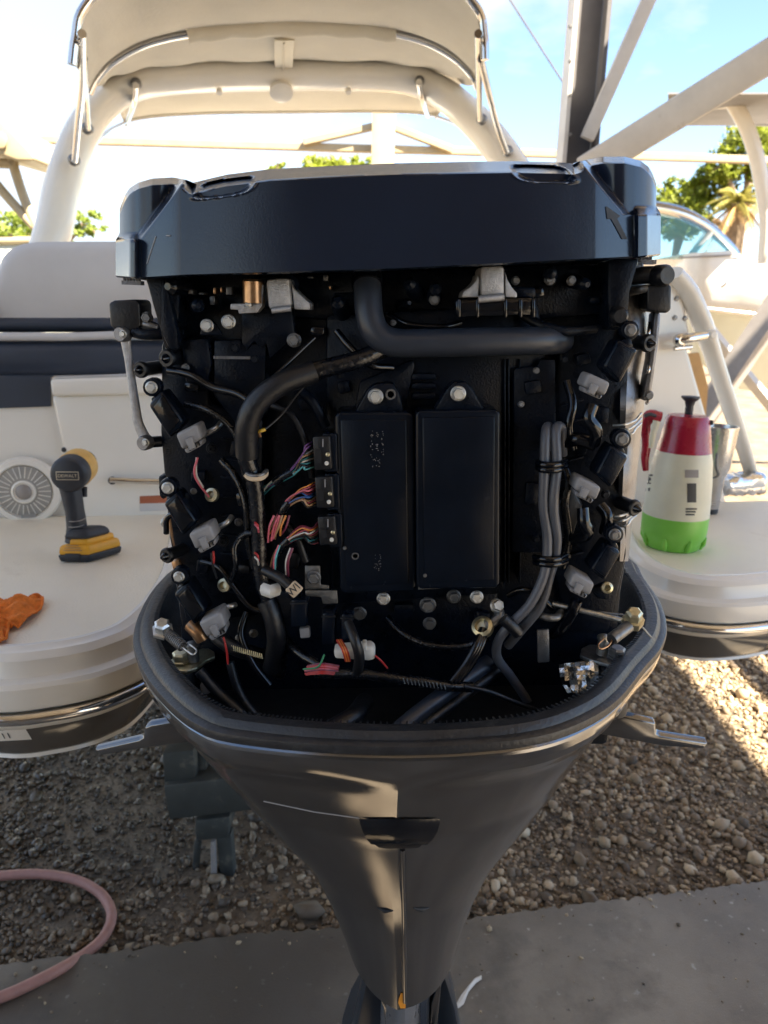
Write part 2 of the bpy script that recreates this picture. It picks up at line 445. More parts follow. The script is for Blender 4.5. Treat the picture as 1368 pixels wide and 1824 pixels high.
# concrete slab at the camera's feet
def concrete_mat():
    m = bpy.data.materials.new('concrete'); m.use_nodes = True
    n, l = m.node_tree.nodes, m.node_tree.links
    b = n['Principled BSDF']; t = n.new('ShaderNodeTexCoord')
    def noise(s, d, r):
        q = n.new('ShaderNodeTexNoise'); q.inputs['Scale'].default_value = s; q.inputs['Detail'].default_value = d; q.inputs['Roughness'].default_value = r
        l.new(t.outputs['Object'], q.inputs['Vector']); return q
    a = noise(2.4, 9, 0.62)
    r1 = n.new('ShaderNodeValToRGB'); r1.color_ramp.elements[0].position = 0.34; r1.color_ramp.elements[1].position = 0.68
    r1.color_ramp.elements[0].color = (0.15, 0.122, 0.090, 1); r1.color_ramp.elements[1].color = (0.32, 0.275, 0.215, 1)
    l.new(a.outputs['Fac'], r1.inputs[0])
    s = noise(46, 3, 0.5)                          # pale grains and pits
    r2 = n.new('ShaderNodeValToRGB'); r2.color_ramp.elements[0].position = 0.675; r2.color_ramp.elements[1].position = 0.75
    l.new(s.outputs['Fac'], r2.inputs[0])
    m1 = n.new('ShaderNodeMix'); m1.data_type = 'RGBA'; l.new(r2.outputs[0], m1.inputs[0]); l.new(r1.outputs[0], m1.inputs[6]); m1.inputs[7].default_value = (0.42, 0.39, 0.33, 1)
    r3 = n.new('ShaderNodeValToRGB'); r3.color_ramp.elements[0].position = 0.235; r3.color_ramp.elements[1].position = 0.29
    r3.color_ramp.elements[0].color = (1, 1, 1, 1); r3.color_ramp.elements[1].color = (0, 0, 0, 1)
    l.new(s.outputs['Fac'], r3.inputs[0])
    m2 = n.new('ShaderNodeMix'); m2.data_type = 'RGBA'; l.new(r3.outputs[0], m2.inputs[0]); l.new(m1.outputs[2], m2.inputs[6]); m2.inputs[7].default_value = (0.05, 0.045, 0.04, 1)
    # damp brown stain on the left half
    sp = onz(380, 1800, 0.05)
    ds = n.new('ShaderNodeVectorMath'); ds.operation = 'DISTANCE'; ds.inputs[1].default_value = Vector((sp.x, sp.y, 0))
    gpos = n.new('ShaderNodeNewGeometry'); flat = n.new('ShaderNodeVectorMath'); flat.operation = 'MULTIPLY'; flat.inputs[1].default_value = (1, 1, 0)
    l.new(gpos.outputs['Position'], flat.inputs[0]); l.new(flat.outputs[0], ds.inputs[0])
    wb = noise(3.5, 5, 0.6); ad = n.new('ShaderNodeMath'); ad.operation = 'MULTIPLY_ADD'; ad.inputs[1].default_value = 0.7
    l.new(wb.outputs['Fac'], ad.inputs[0]); l.new(ds.outputs['Value'], ad.inputs[2])
    rw = n.new('ShaderNodeMapRange'); rw.inputs[1].default_value = 0.55; rw.inputs[2].default_value = 1.15; rw.inputs[3].default_value = 0.8; rw.inputs[4].default_value = 0.0
    l.new(ad.outputs[0], rw.inputs[0])
    m3 = n.new('ShaderNodeMix'); m3.data_type = 'RGBA'; l.new(rw.outputs[0], m3.inputs[0]); l.new(m2.outputs[2], m3.inputs[6]); m3.inputs[7].default_value = (0.055, 0.045, 0.038, 1)
    oil = noise(5.5, 7, 0.65); ro = n.new('ShaderNodeMapRange'); ro.inputs[1].default_value = 0.52; ro.inputs[2].default_value = 0.72; ro.inputs[3].default_value = 0.0; ro.inputs[4].default_value = 0.55
    l.new(oil.outputs['Fac'], ro.inputs[0])
    m4 = n.new('ShaderNodeMix'); m4.data_type = 'RGBA'; l.new(ro.outputs[0], m4.inputs[0]); l.new(m3.outputs[2], m4.inputs[6]); m4.inputs[7].default_value = (0.07, 0.058, 0.046, 1)
    l.new(m4.outputs[2], b.inputs['Base Color'])
    rr = n.new('ShaderNodeMapRange'); rr.inputs[3].default_value = 0.30; rr.inputs[4].default_value = 0.8
    l.new(a.outputs['Fac'], rr.inputs[0]); l.new(rr.outputs[0], b.inputs['Roughness'])
    fb = noise(260, 4, 0.7)
    bp = n.new('ShaderNodeBump'); bp.inputs['Strength'].default_value = 0.35; bp.inputs['Distance'].default_value = 0.003
    l.new(fb.outputs['Fac'], bp.inputs['Height']); l.new(bp.outputs[0], b.inputs['Normal'])
    MATS['concrete'] = m
concrete_mat()
ZS = 0.05
edge_px = [(-500, 1770), (-200, 1738), (0, 1716), (300, 1682), (600, 1649), (840, 1634), (1000, 1614), (1200, 1592), (1368, 1571), (1600, 1545)]
ep = [onz(a, b, ZS) for a, b in edge_px]
epf = []
for i in range(len(ep) - 1):
    for k in range(24):
        p = ep[i].lerp(ep[i + 1], k / 24); p.y += random.gauss(0, 0.0035) + 0.004 * math.sin(p.x * 9 + 2 * math.sin(p.x * 4)); epf.append(p)
epf.append(ep[-1])
top = [Vector((-7, ep[0].y + 0.3, ZS))] + epf + [Vector((7, ep[-1].y - 0.8, ZS)), Vector((7, -7, ZS)), Vector((-7, -7, ZS))]
m = MB().prism(top, (0, 0, -0.12))
slab = m.build('concrete_slab', 'concrete', smooth=0); slab['kind'] = 'structure'
def slab_edge(x):
    return np.interp(x, [p.x for p in ep], [p.y for p in ep])

# loose gravel: one mass of small stones
def stone_mat():
    m = bpy.data.materials.new('gravel_stone'); m.use_nodes = True
    n, l = m.node_tree.nodes, m.node_tree.links
    b = n['Principled BSDF']; gm = n.new('ShaderNodeNewGeometry'); t = n.new('ShaderNodeTexCoord')
    r = n.new('ShaderNodeValToRGB'); e = r.color_ramp.elements
    e[0].color = (0.11, 0.083, 0.058, 1); e[1].color = (0.60, 0.47, 0.31, 1)
    k = e.new(0.45); k.color = (0.29, 0.215, 0.14, 1); k = e.new(0.75); k.color = (0.41, 0.315, 0.205, 1)
    l.new(gm.outputs['Random Per Island'], r.inputs[0])
    wp = onz(90, 1400, 0)
    ds = n.new('ShaderNodeVectorMath'); ds.operation = 'DISTANCE'; ds.inputs[1].default_value = wp
    l.new(gm.outputs['Position'], ds.inputs[0])
    wet = n.new('ShaderNodeMapRange'); wet.inputs[1].default_value = 0.45; wet.inputs[2].default_value = 1.2; wet.inputs[3].default_value = 0.38; wet.inputs[4].default_value = 1.0
    l.new(ds.outputs['Value'], wet.inputs[0])
    mu = n.new('ShaderNodeMix'); mu.data_type = 'RGBA'; mu.blend_type = 'MULTIPLY'; mu.inputs[0].default_value = 1
    l.new(r.outputs[0], mu.inputs[6]); l.new(wet.outputs[0], mu.inputs[7])
    l.new(mu.outputs[2], b.inputs['Base Color'])
    rr = n.new('ShaderNodeMapRange'); rr.inputs[1].default_value = 0.4; rr.inputs[2].default_value = 1.1; rr.inputs[3].default_value = 0.18; rr.inputs[4].default_value = 0.8
    l.new(ds.outputs['Value'], rr.inputs[0]); l.new(rr.outputs[0], b.inputs['Roughness'])
    nz = n.new('ShaderNodeTexNoise'); nz.inputs['Scale'].default_value = 220; l.new(t.outputs['Object'], nz.inputs['Vector'])
    bp = n.new('ShaderNodeBump'); bp.inputs['Strength'].default_value = 0.5; bp.inputs['Distance'].default_value = 0.002
    l.new(nz.outputs['Fac'], bp.inputs['Height']); l.new(bp.outputs[0], b.inputs['Normal'])
    MATS['gravel_stone'] = m
stone_mat()
def stones(name, n, xr, yr, rad, keep, z0=0.0, label=None):
    bm = bmesh.new(); bmesh.ops.create_icosphere(bm, subdivisions=1, radius=1)
    bv = np.array([v.co[:] for v in bm.verts]); bf = np.array([[v.index for v in f.verts] for f in bm.faces]); bm.free()
    x = rng.uniform(*xr, n * 3); y = rng.uniform(*yr, n * 3)
    k = keep(x, y); x, y = x[k][:n], y[k][:n]; n = len(x)
    s = rad * np.exp(rng.normal(0, 0.42, n))
    an = rng.uniform(0.6, 1.25, (n, 3)); an[:, 2] *= 0.72
    jit = rng.normal(0, 0.13, (n, 12, 3))
    V = (bv[None] + jit) * an[:, None, :] * s[:, None, None]
    th = rng.uniform(0, 6.28, n); ca, sa = np.cos(th), np.sin(th)
    tx = rng.normal(0, 0.3, n)
    X = V[..., 0] * ca[:, None] - V[..., 1] * sa[:, None]; Yv = V[..., 0] * sa[:, None] + V[..., 1] * ca[:, None]
    Z = V[..., 2] + tx[:, None] * V[..., 0]
    zc = z0 + s * rng.uniform(0.15, 0.75, n)
    P = np.stack([X + x[:, None], Yv + y[:, None], Z + zc[:, None]], -1).reshape(-1, 3)
    Fc = (bf[None] + (np.arange(n) * 12)[:, None, None]).reshape(-1, 3)
    me = bpy.data.meshes.new(name); me.vertices.add(len(P)); me.vertices.foreach_set('co', P.ravel())
    me.loops.add(Fc.size); me.loops.foreach_set('vertex_index', Fc.ravel())
    me.polygons.add(len(Fc)); me.polygons.foreach_set('loop_start', np.arange(0, Fc.size, 3)); me.polygons.foreach_set('loop_total', np.full(len(Fc), 3))
    me.update(); me.validate()
    o = finish(name, me, 'gravel_stone', None, 179)
    return o
def patchy(x, y):
    f = np.sin(x * 2.1 + 1.3 * np.sin(y * 1.7)) + np.sin(y * 2.6 + 1.1 * np.sin(x * 2.9 + 1)) + 0.8 * np.sin(x * 5.3 + y * 4.1)
    return f
def keep_near(x, y):
    dens = np.clip(0.80 + 0.22 * patchy(x, y), 0.16, 1.0)
    pass
    return (y > slab_edge(x) + 0.004) & (rng.uniform(0, 1, len(x)) < dens)
o = stones('gravel', 54000, (-2.2, 2.4), (1.2, 4.2), 0.0069, keep_near)
tag(o, 'loose tan and grey gravel spread over the dirt beneath the boat', 'gravel', kind='stuff')
o = stones('fine_gravel', 26000, (-2.0, 2.0), (1.25, 3.4), 0.0036, lambda x, y: (y > slab_edge(x) + 0.002))
tag(o, 'fine crushed grit between the gravel stones beneath the boat', 'grit', kind='stuff')
def on_slab_sand(x, y):
    return (y < slab_edge(x) - 0.002) & (rng.uniform(0, 1, len(x)) < np.where(y > slab_edge(x) - 0.05, 0.9, 0.12))
o = stones('slab_grit', 520, (-1.3, 1.4), (1.0, 1.8), 0.0026, on_slab_sand, ZS)
tag(o, 'scattered sandy grit and pebbles lying on the concrete slab', 'grit', kind='stuff')

# ================================================================== SHED
ZR = 4.5
def roof_gap_at(gp):                              # where the sun ray of a ground point passes the roof
    return Vector(gp) + SUN * ((ZR - gp[2]) / SUN.z)
roof = empty('shed_roof', (-1.5, 1.0, ZR), 'pale corrugated metal roof sheets of the open shed overhead', 'roof')
ROOF_X0, ROOF_X1, ROOF_Y0, ROOF_Y1 = -2.3, 4.22, -9.0, 4.7
holes = []                                        # (x0, x1, y0, y1) openings added to shape the light
holes.append((-2.4, 2.2, 2.7, 4.8))            # notch added so sky and sun reach the boat and canopy
SLOT = roof_gap_at(Vector((-0.13, 0.50, ZS)))
holes.append((SLOT.x - 0.17, SLOT.x + 0.15, SLOT.y - 0.10, SLOT.y + 0.10))  # added gap throwing a sun patch on the slab for the cowl to mirror
xs = [ROOF_X0]
while xs[-1] < ROOF_X1 - 0.01: xs.append(min(ROOF_X1, xs[-1] + 0.9))
def cut(x0, x1, y0, y1):
    """strips of a sheet that remain beside the holes"""
    out = [(x0, x1, y0, y1)]
    for h in holes:
        nxt = []
        for (a, b, c, d) in out:
            if h[0] >= b or h[1] <= a or h[2] >= d or h[3] <= c: nxt.append((a, b, c, d)); continue
            if h[0] > a: nxt.append((a, h[0] + 0.015, c, d))
            if h[1] < b: nxt.append((h[1] - 0.015, b, c, d))
            aa, bb = max(a, h[0] - 0.05), min(b, h[1] + 0.05)
            if h[2] > c: nxt.append((aa, bb, c, h[2]))
            if h[3] < d: nxt.append((aa, bb, h[3], d))
        out = nxt
    return out
for i in range(len(xs) - 1):
    m = MB()
    for (a, b, c, d) in cut(xs[i], xs[i + 1] + 0.08, ROOF_Y0, ROOF_Y1):
        nn = max(2, int((b - a) / 0.075))
        rows = []
        for y in (c, d):
            rows.append([Vector((a + (b - a) * k / nn, y, ZR + (0.02 if k % 2 else 0.0) + 0.001 * i)) for k in range(nn + 1)])
        m.grid(rows)
    m.build('roof_sheet', 'roof_metal', roof, smooth=0)
for y in (-8.0, -6.2, -4.4, -2.6, -1.0, 0.6, 2.2):
    MB().box((0.95, y, ZR - 0.09), (6.4, 0.07, 0.16)).build('purlin', 'steel_white', roof)
for x, w_ in ((4.50, 0.10), (4.78, 0.22), (5.2, 0.35)):
    MB().box((x, -2.0, ZR - 0.12), (w_, 14.0, 0.06)).build('shade_slat', 'steel_white', roof)  # unseen slats added past the roof edge to break up the sun patches
for x in (-2.1,):
    MB().box((x, -2.6, ZR - 0.28), (0.14, 12.4, 0.2)).build('rafter', 'steel_white', roof)

sw = empty('blocker_wall', (0.7, -5.2, 0), 'dark board wall added unseen behind the camera to dim reflections', 'wall')  # added out of view to darken what the engine mirrors
for k in range(24):
    MB().box((-2.65 + k * 0.295, -5.2 + 0.006 * (k % 3), ZR / 2 - 0.06), (0.285, 0.03, ZR - 0.16)).build('board', 'blocker_board', sw)
# the steel column on the right with its braces
YP = 4.75
pc = at(1034, 300, YP)
post = empty('steel_post', (pc.x, YP, 0), 'steel I-beam post with painted-in shade and sky-lit flange rising behind the outboard', 'post')
s_ = mpp(1034, 200, YP)
x0, x1 = at(1008, 200, YP).x, at(1064, 200, YP).x
MB().box(((x0 + x1) / 2, YP + 0.04, ZR / 2 - 0.1), (x1 - x0 - 0.03, 0.012, ZR - 0.2)).build('web', 'steel_dark', post)  # shade on the web put into its dark colour
MB().box((x0, YP + 0.03, ZR / 2 - 0.1), (0.022, 0.19, ZR - 0.2)).build('flange', 'steel_white', post)  # sky light on this flange put into its pale colour
MB().box((x1, YP + 0.03, ZR / 2 - 0.1), (0.022, 0.19, ZR - 0.2)).build('flange', 'steel_dark', post)  # shaded side, given the dark colour too
for yy in (48, 110, 170, 240):
    p = at(1015, yy, YP - 0.07)
    MB().lathe([(0.010, 0), (0.010, 0.012), (0.006, 0.016)], p, (0, -1, 0), 6).build('bolt', 'zinc_dull', post)
def strut(name, label, cat, a, b, wpx, Ya, Yb, mat, thick=0.6, group=None):
    pa, pb = at(*a, Ya), at(*b, Yb)
    w = wpx * mpp(*a, Ya)
    d = (pb - pa).normalized(); v = Vector((0, 1, 0)); v = (v - d * v.dot(d)).normalized(); u = d.cross(v)
    rot = Matrix((d, u, v)).transposed()
    m = MB().box((pa + pb) / 2, ((pb - pa).length, w, w * thick), rot)
    o = m.build(name, mat, None, bevel=w * 0.10, bseg=2)
    return tag(o, label, cat, group)
strut('roof_brace', 'thin tan steel brace bolted to the side of the I-beam post', 'brace', (1045, 248), (1195, -90), 24, YP - 0.08, YP - 0.1, 'steel_white')
p = at(1043, 240, YP - 0.14)
strut('roof_brace', 'thick pale diagonal steel tube running up to the right from the post', 'brace', (1040, 305), (1500, 20), 50, YP - 0.15, YP - 0.9, 'steel_white')
# guy wire
m = MB().tube([at(880, -45, 8), at(1010, 158, 8)], 0.008, 6)
tag(m.build('guy_wire', 'steel_dark'), 'thin grey cable slanting through the sky beside the canopy', 'cable')

# far carport frame
YF = 12.0
far = empty('carport_frame', (at(684, 280, YF).x, YF, 0), 'cream steel carport frame with post and long beam far behind', 'carport')
def bar(a, b, hpx, Y, mat, parent, name, thick=0.12):
    pa, pb = at(*a, Y), at(*b, Y); w = hpx * mpp(*a, Y)
    d = (pb - pa).normalized(); v = Vector((0, 1, 0)); v = (v - d * v.dot(d)).normalized(); u = d.cross(v)
    return MB().box((pa + pb) / 2, ((pb - pa).length, w, thick), Matrix((d, u, v)).transposed()).build(name, mat, parent, bevel=0.008, bseg=1)
bar((-200, 241), (1600, 292), 12, YF, 'steel_cream', far, 'beam')
pc = at(684, 205, YF)
zt = at(684, 150, YF).z
MB().box((pc.x, YF - 0.2, zt / 2), (40 * mpp(684, 250, YF), 0.18, zt)).build('post', 'steel_cream', far, bevel=0.01)
bar((540, 254), (672, 224), 11, YF - 0.1, 'steel_cream', far, 'brace')
bar((694, 224), (806, 268), 11, YF - 0.1, 'steel_cream', far, 'brace')

# ================================================================== TREES
def crown_mesh(blobs, n, size, name, mat, parent, flat=0.5):
    V, Fc = [], []
    tot = sum(b[1] ** 2 for b in blobs)
    for c, r in blobs:
        k = int(n * r * r / tot)
        d = rng.normal(0, 1, (k, 3)); d /= np.linalg.norm(d, axis=1)[:, None]
        # leaves sit in clumps near the shell
        nc = max(5, int(k / 26)); cl = rng.normal(0, 1, (nc, 3)); cl /= np.linalg.norm(cl, axis=1)[:, None]; cl *= rng.uniform(0.45, 1.0, (nc, 1))
        idx = rng.integers(0, nc, k)
        P = (cl[idx] + d * rng.uniform(0.03, 0.24, (k, 1))) * r * np.array([1, 0.9, 0.8]) + np.array(c)
        for p in P:
            a = Vector(rng.normal(0, 1, 3)).normalized(); b_ = a.orthogonal().normalized()
            s = size * math.exp(random.gauss(0, 0.25)); p = Vector(p); k0 = len(V)
            V += [p - a * s, p + b_ * s * flat, p + a * s, p - b_ * s * flat]; Fc.append((k0, k0 + 1, k0 + 2, k0 + 3))
    c = Vector(np.mean(np.array(V), axis=0))
    me = bpy.data.meshes.new(name); me.from_pydata([v - c for v in V], [], Fc)
    return finish(name, me, mat, parent, 0, c)
def tree(name, label, base_px, Y, blobs_px, n, leaf, size, trunk_r=0.16, group=None):
    b0 = at(base_px, 500, Y); b0.z = 0
    t = empty(name, b0, label, 'tree', group)
    blobs = [(at(x, y, Y + dy), r * mpp(x, y, Y)) for x, y, r, dy in blobs_px]
    m = MB()
    hub = Vector((b0.x, b0.y, blobs[0][0].z * 0.62))
    m.tube(spline([b0, b0 + Vector((0.1, 0, hub.z * 0.5)), hub], 5), [trunk_r, trunk_r * 0.8, trunk_r * 0.6], 9)
    for c, r in blobs:
        m.tube(spline([hub, hub.lerp(c, 0.5) + Vector((0.1, 0, 0.15)), c], 5), [trunk_r * 0.55, trunk_r * 0.15], 6)
        for q in range(4):
            e = c + Vector(rng.normal(0, 0.5, 3)) * r
            m.tube([c, c.lerp(e, 0.5) + Vector((0, 0, 0.06)), e], [trunk_r * 0.16, trunk_r * 0.05], 5)
    m.build('trunk', 'bark', t)
    crown_mesh(blobs, n, size, 'crown', leaf, t)
    return t
GT = 'trees beyond the shed'
tree('leafy_tree', 'loose bright green tree beside the left leg of the arch', 60, 17, [(20, 420, 62, 0), (95, 435, 50, 0.5), (150, 400, 34, -0.5), (-60, 400, 60, 1)], 5200, 'leaf_mid', 0.055, 0.14, GT)
tree('leafy_tree', 'green treetop showing just above the black engine cover', 580, 24, [(575, 335, 62, 0), (640, 322, 50, 1), (500, 318, 30, 0.5), (590, 300, 24, 0), (495, 300, 14, 0)], 8500, 'leaf_bright', 0.075, 0.2, GT)
tree('leafy_tree', 'tall yellow-green tree at the right edge behind the palm', 1300, 20, [(1330, 270, 62, 0), (1395, 300, 70, 1), (1270, 330, 52, 0.5), (1290, 300, 30, -0.5), (1220, 380, 50, 0.3), (1350, 220, 40, 1)], 16000, 'leaf_bright', 0.06, 0.2, GT)
tree('leafy_tree', 'small yellow-green tree just right of the engine cover', 1195, 22, [(1195, 350, 36, 0), (1235, 345, 36, 0.5), (1205, 390, 46, 0)], 5000, 'leaf_bright', 0.06, 0.12, GT)
# palm
def palm(label, px, py, Y, hpx):
    c = at(px, py, Y); b0 = Vector((c.x + 0.2, c.y, 0))
    t = empty('palm_tree', b0, label, 'palm', GT)
    MB().tube(spline([b0, Vector((c.x + 0.1, c.y, c.z * 0.5)), c], 6), [0.2, 0.16, 0.17], 10).build('trunk', 'bark', t)
    L = hpx * mpp(px, py, Y)
    for k in range(26):
        az = k * 2.39996; el = R(75 - 115 * ((k + 0.5) / 26)); dry = k > 17
        d = Vector((math.cos(az) * math.cos(el), math.sin(az) * math.cos(el), math.sin(el)))
        ln = L * random.uniform(0.8, 1.05)
        stem = [c + d * ln * s + Vector((0, 0, -1.0)) * (ln * 0.55 * s * s) for s in np.linspace(0, 1, 8)]
        m = MB(); m.tube(stem, [0.025, 0.006], 5)
        for i in range(2, 8):
            for sgn in (-1, 1):
                for q in range(3):
                    p = stem[i - 1].lerp(stem[i], q / 3)
                    tg = (stem[i] - stem[i - 1]).normalized(); sd = tg.cross(Vector((0, 0, 1))); sd = sd.normalized() if sd.length > 0.01 else Vector((1, 0, 0))
                    e = p + (sd * sgn * 0.75 + tg * 0.6 + Vector((0, 0, -0.45))) * ln * 0.33 * (1.15 - i / 9)
                    wv = tg * 0.022
                    m.add([p - wv, p + wv, e], [(0, 1, 2)])
        m.build('frond', 'frond_dry' if dry else 'leaf_palm', t, smooth=0, fix=False)
palm('shaggy fan palm with dry hanging fronds at the right edge', 1316, 362, 17, 74)

# ================================================================== THE BOAT
boat = empty('motor_boat', (-0.1, 2.2, 0), 'white bowrider boat with swim platforms, arch and beige canopy behind the outboard', 'boat')
ZP = 1.0                                         # swim platform height
def offset_line(pts, d):
    """offset an open plan polyline towards its right-hand side"""
    out = []
    for i, p in enumerate(pts):
        t = (pts[min(i + 1, len(pts) - 1)] - pts[max(i - 1, 0)]); t.z = 0; t.normalize()
        out.append(p + Vector((t.y, -t.x, 0)) * d)
    return out
def platform(edge, back, sgn):
    """edge: plan polyline of the top edge from left to right; back: two transom points"""
    E = spline(edge, 8)
    def ring(o, dz): return [p + Vector((0, 0, dz)) for p in offset_line(E, o)]
    m = MB()                                     # non-skid deck
    deck = ring(-0.028, 0.0)
    cpt = sum(back, Vector()) / 2
    bl = [back[0].lerp(back[1], i / (len(deck) - 1)) for i in range(len(deck))]
    m.grid([[a.lerp(b, t) for a, b in zip(deck, bl)] for t in np.linspace(0, 1, 12)])
    root = m.build('swim_platform', 'gelcoat_deck', boat, smooth=60)
    m = MB()                                     # moulded edge: raised bead, then steps down to the rail
    m.grid([ring(*q) for q in ((-0.0282, -0.002), (-0.024, 0.0045), (-0.017, 0.0045), (-0.011, 0.001), (-0.004, -0.001), (0.006, -0.010), (0.010, -0.030), (0.012, -0.034), (0.026, -0.037), (0.031, -0.043), (0.033, -0.068), (0.031, -0.076), (0.020, -0.080), (0.020, -0.100))])
    m.build('moulded_edge', 'gelcoat', root, smooth=24)
    m = MB().tube(ring(0.030, -0.089), 0.0105, 12, flat=0.9)
    m.build('rub_rail', 'chrome', root, smooth=180)
    m = MB(); m.grid([ring(*q) for q in ((0.020, -0.099), (0.0235, -0.103), (0.019, -0.112), (0.012, -0.1135))]); m.build('hull_strip', 'gelcoat', root, smooth=60)
    band = [ring(*q) for q in ((0.0125, -0.1130), (0.012, -0.122), (-0.002, -0.162), (-0.008, -0.1685))]
    m = MB(); m.grid(band); bnd = m.build('hull_band', 'gelcoat_dark', root, smooth=60)
    bt = ring(-0.0085, -0.168); bt2 = ring(-0.006, -0.174); bt3 = ring(-0.03, -0.178)
    bt4 = [p + Vector((0, 0, -0.178)) for p in bl]
    m = MB(); m.grid([bt, bt2, bt3, bt4]); m.build('hull_bottom', 'gelcoat', root, smooth=60)
    return root, E, ring
# port side
TD = 1.86                                        # transom distance along the boat's axis
edgeL = [onz(*q, ZP) for q in ((-420, 1085), (-250, 1130), (-120, 1153), (0, 1165), (86, 1158), (150, 1147), (193, 1134), (228, 1119), (262, 1092), (290, 1060), (312, 1020), (322, 975), (325, 940))]
backL = [atb(-420, 905, TD), atb(330, 915, TD)]
for b_ in backL: b_.z = ZP
plL, EL, ringL = platform(edgeL, backL, 1)
edgeR = [onz(*q, ZP) for q in ((1085, 880), (1095, 920), (1112, 960), (1135, 990), (1165, 1010), (1210, 1026), (1270, 1034), (1330, 1033), (1400, 1024), (1480, 1005), (1600, 965))]
backR = [atb(1085, 860, TD), atb(1600, 880, TD)]
for b_ in backR: b_.z = ZP
plR, ER, ringR = platform(edgeR, backR, 1)
# registration decal on the port band
def surf_hit(objs, px, py):
    best = None
    for ob in objs:
        me = ob.data; wlc = WL[ob.name]
        bv = BVHTree.FromPolygons([v.co + wlc for v in me.vertices], [tuple(p.vertices) for p in me.polygons])
        v = ray(px, py).normalized()
        h = bv.ray_cast(C0, v)
        if h[0] is not None and (best is None or h[3] < best[3]): best = h
    if best is None: return None
    n = best[1] if best[1].dot(ray(px, py)) < 0 else -best[1]
    return best[0], n
bnd = [o for o in plL.children if o.name.startswith('hull_band')][0]
cs = [surf_hit([bnd], *q) for q in ((-40, 1303), (46, 1298), (57, 1316), (-32, 1321))]
if all(cs):
    n_ = cs[1][1]
    nx = 14
    rows = []
    for tv in (0, 0.33, 0.66, 1):
        r_ = []
        for k in range(nx + 1):
            u = k / nx
            pa = (-40 + 86 * u, 1303 - 5 * u); pb = (-32 + 89 * u, 1321 - 5 * u)
            h = surf_hit([bnd], pa[0] + (pb[0] - pa[0]) * tv, pa[1] + (pb[1] - pa[1]) * tv)
            r_.append(h[0] + h[1] * 0.0012)
        rows.append(r_)
    dec = MB().grid(rows).build('number_decal', 'paper', plL, smooth=60)
    h1, h2 = surf_hit([bnd], -5, 1311), surf_hit([bnd], 25, 1309)
    xd = (h2[0] - h1[0]).normalized(); nn = h1[1]
    yd = nn.cross(xd)
    hm = surf_hit([bnd], 12, 1309.5)
    text('11', 'decal_number', 0.0165, hm[0] + hm[1] * 0.0018, xd, yd, 'print_dark', plL, depth=0.0001)

# transom wall
def bplate(pts, d, th, name, mat, parent, bevel=0.0, smooth=35, bseg=3):
    """polygon given in pixels standing square to the boat's axis at distance d, th metres deep"""
    P = [atb(x, y, d) for x, y in pts]
    return MB().prism(P, BN * th).build(name, mat, parent, smooth=smooth, bevel=bevel, bseg=bseg)
def brow(d, pts): return [atb(x, y, d) for x, y in pts]
tw = bplate([(-420, 680), (900, 660), (900, 935), (-420, 935)], TD + 0.01, 0.08, 'transom_wall', 'gelcoat', boat, bevel=0.01)
bplate([(92, 706), (470, 692), (470, 930), (150, 930), (118, 820)], TD - 0.006, 0.03, 'transom_hatch', 'gelcoat', tw, bevel=0.006)
bplate([(88, 676), (470, 664), (470, 700), (92, 706)], TD - 0.02, 0.06, 'ledge', 'gelcoat', tw, bevel=0.008)
bplate([(-420, 672), (90, 670), (90, 724), (-420, 742)], TD + 0.004, 0.03, 'seat_gap', 'vinyl_navy', tw)
# screw cap, grab handle, warning label
c = atb(114, 801, TD - 0.004)
MB().lathe([(0.006, 0), (0.0055, 0.003), (0.003, 0.004)], c, -BN, 12).build('screw_cap', 'drill_black', tw)
gl = [atb(196, 855, TD - 0.03), atb(240, 857, TD - 0.032), atb(300, 858, TD - 0.03)]
m = MB().tube(gl, 0.0068, 12); m.tube([atb(198, 857, TD + 0.01), atb(200, 856, TD - 0.03)], 0.0095, 12)
m.build('grab_handle', 'chrome', tw, smooth=60)
bplate([(249, 884), (330, 881), (330, 895), (249, 897)], TD - 0.0075, 0.001, 'warning_label', 'sticker_orange', tw)
bplate([(249, 897), (330, 895), (330, 908), (249, 911)], TD - 0.0075, 0.001, 'warning_label', 'vinyl_white', tw)
# loudspeaker
sp_c = atb(46, 873, TD - 0.004); sr = 57 * mpp(46, 873, TD)
spk = MB().lathe([(sr, 0), (sr, 0.006), (sr * 0.95, 0.014), (sr * 0.80, 0.016), (sr * 0.78, 0.010)], sp_c, -BN, 48).build('loudspeaker', 'gelcoat', boat, smooth=40)
m = MB()
m.lathe([(sr * 0.78, 0.006), (sr * 0.74, 0.013), (sr * 0.45, 0.0165), (sr * 0.34, 0.0168)], sp_c, -BN, 48)
m.build('grille', 'grille_grey', spk, smooth=40)
m = MB()
for k in range(26):                              # radial ribs of the grille
    a = 2 * math.pi * k / 26
    u = BR * math.cos(a) + Vector((0, 0, 1)) * math.sin(a)
    m.tube([sp_c - BN * 0.0172 + u * sr * 0.40, sp_c - BN * 0.0142 + u * sr * 0.73], 0.0011, 4)
m.build('grille_ribs', 'gelcoat', spk)['kind'] = 'stuff'
MB().lathe([(sr * 0.34, 0.014), (sr * 0.34, 0.021), (sr * 0.29, 0.023), (sr * 0.26, 0.020)], sp_c, -BN, 40).build('centre_ring', 'gelcoat', spk, smooth=40)
MB().lathe([(sr * 0.25, 0.014), (sr * 0.22, 0.022), (sr * 0.12, 0.026), (0.0005, 0.027)], sp_c, -BN, 32).build('dome', 'steel_grey', spk, smooth=60)
bplate([(38, 917), (64, 915), (64, 921), (38, 923)], TD - 0.0205, 0.001, 'badge', 'grille_grey', spk)

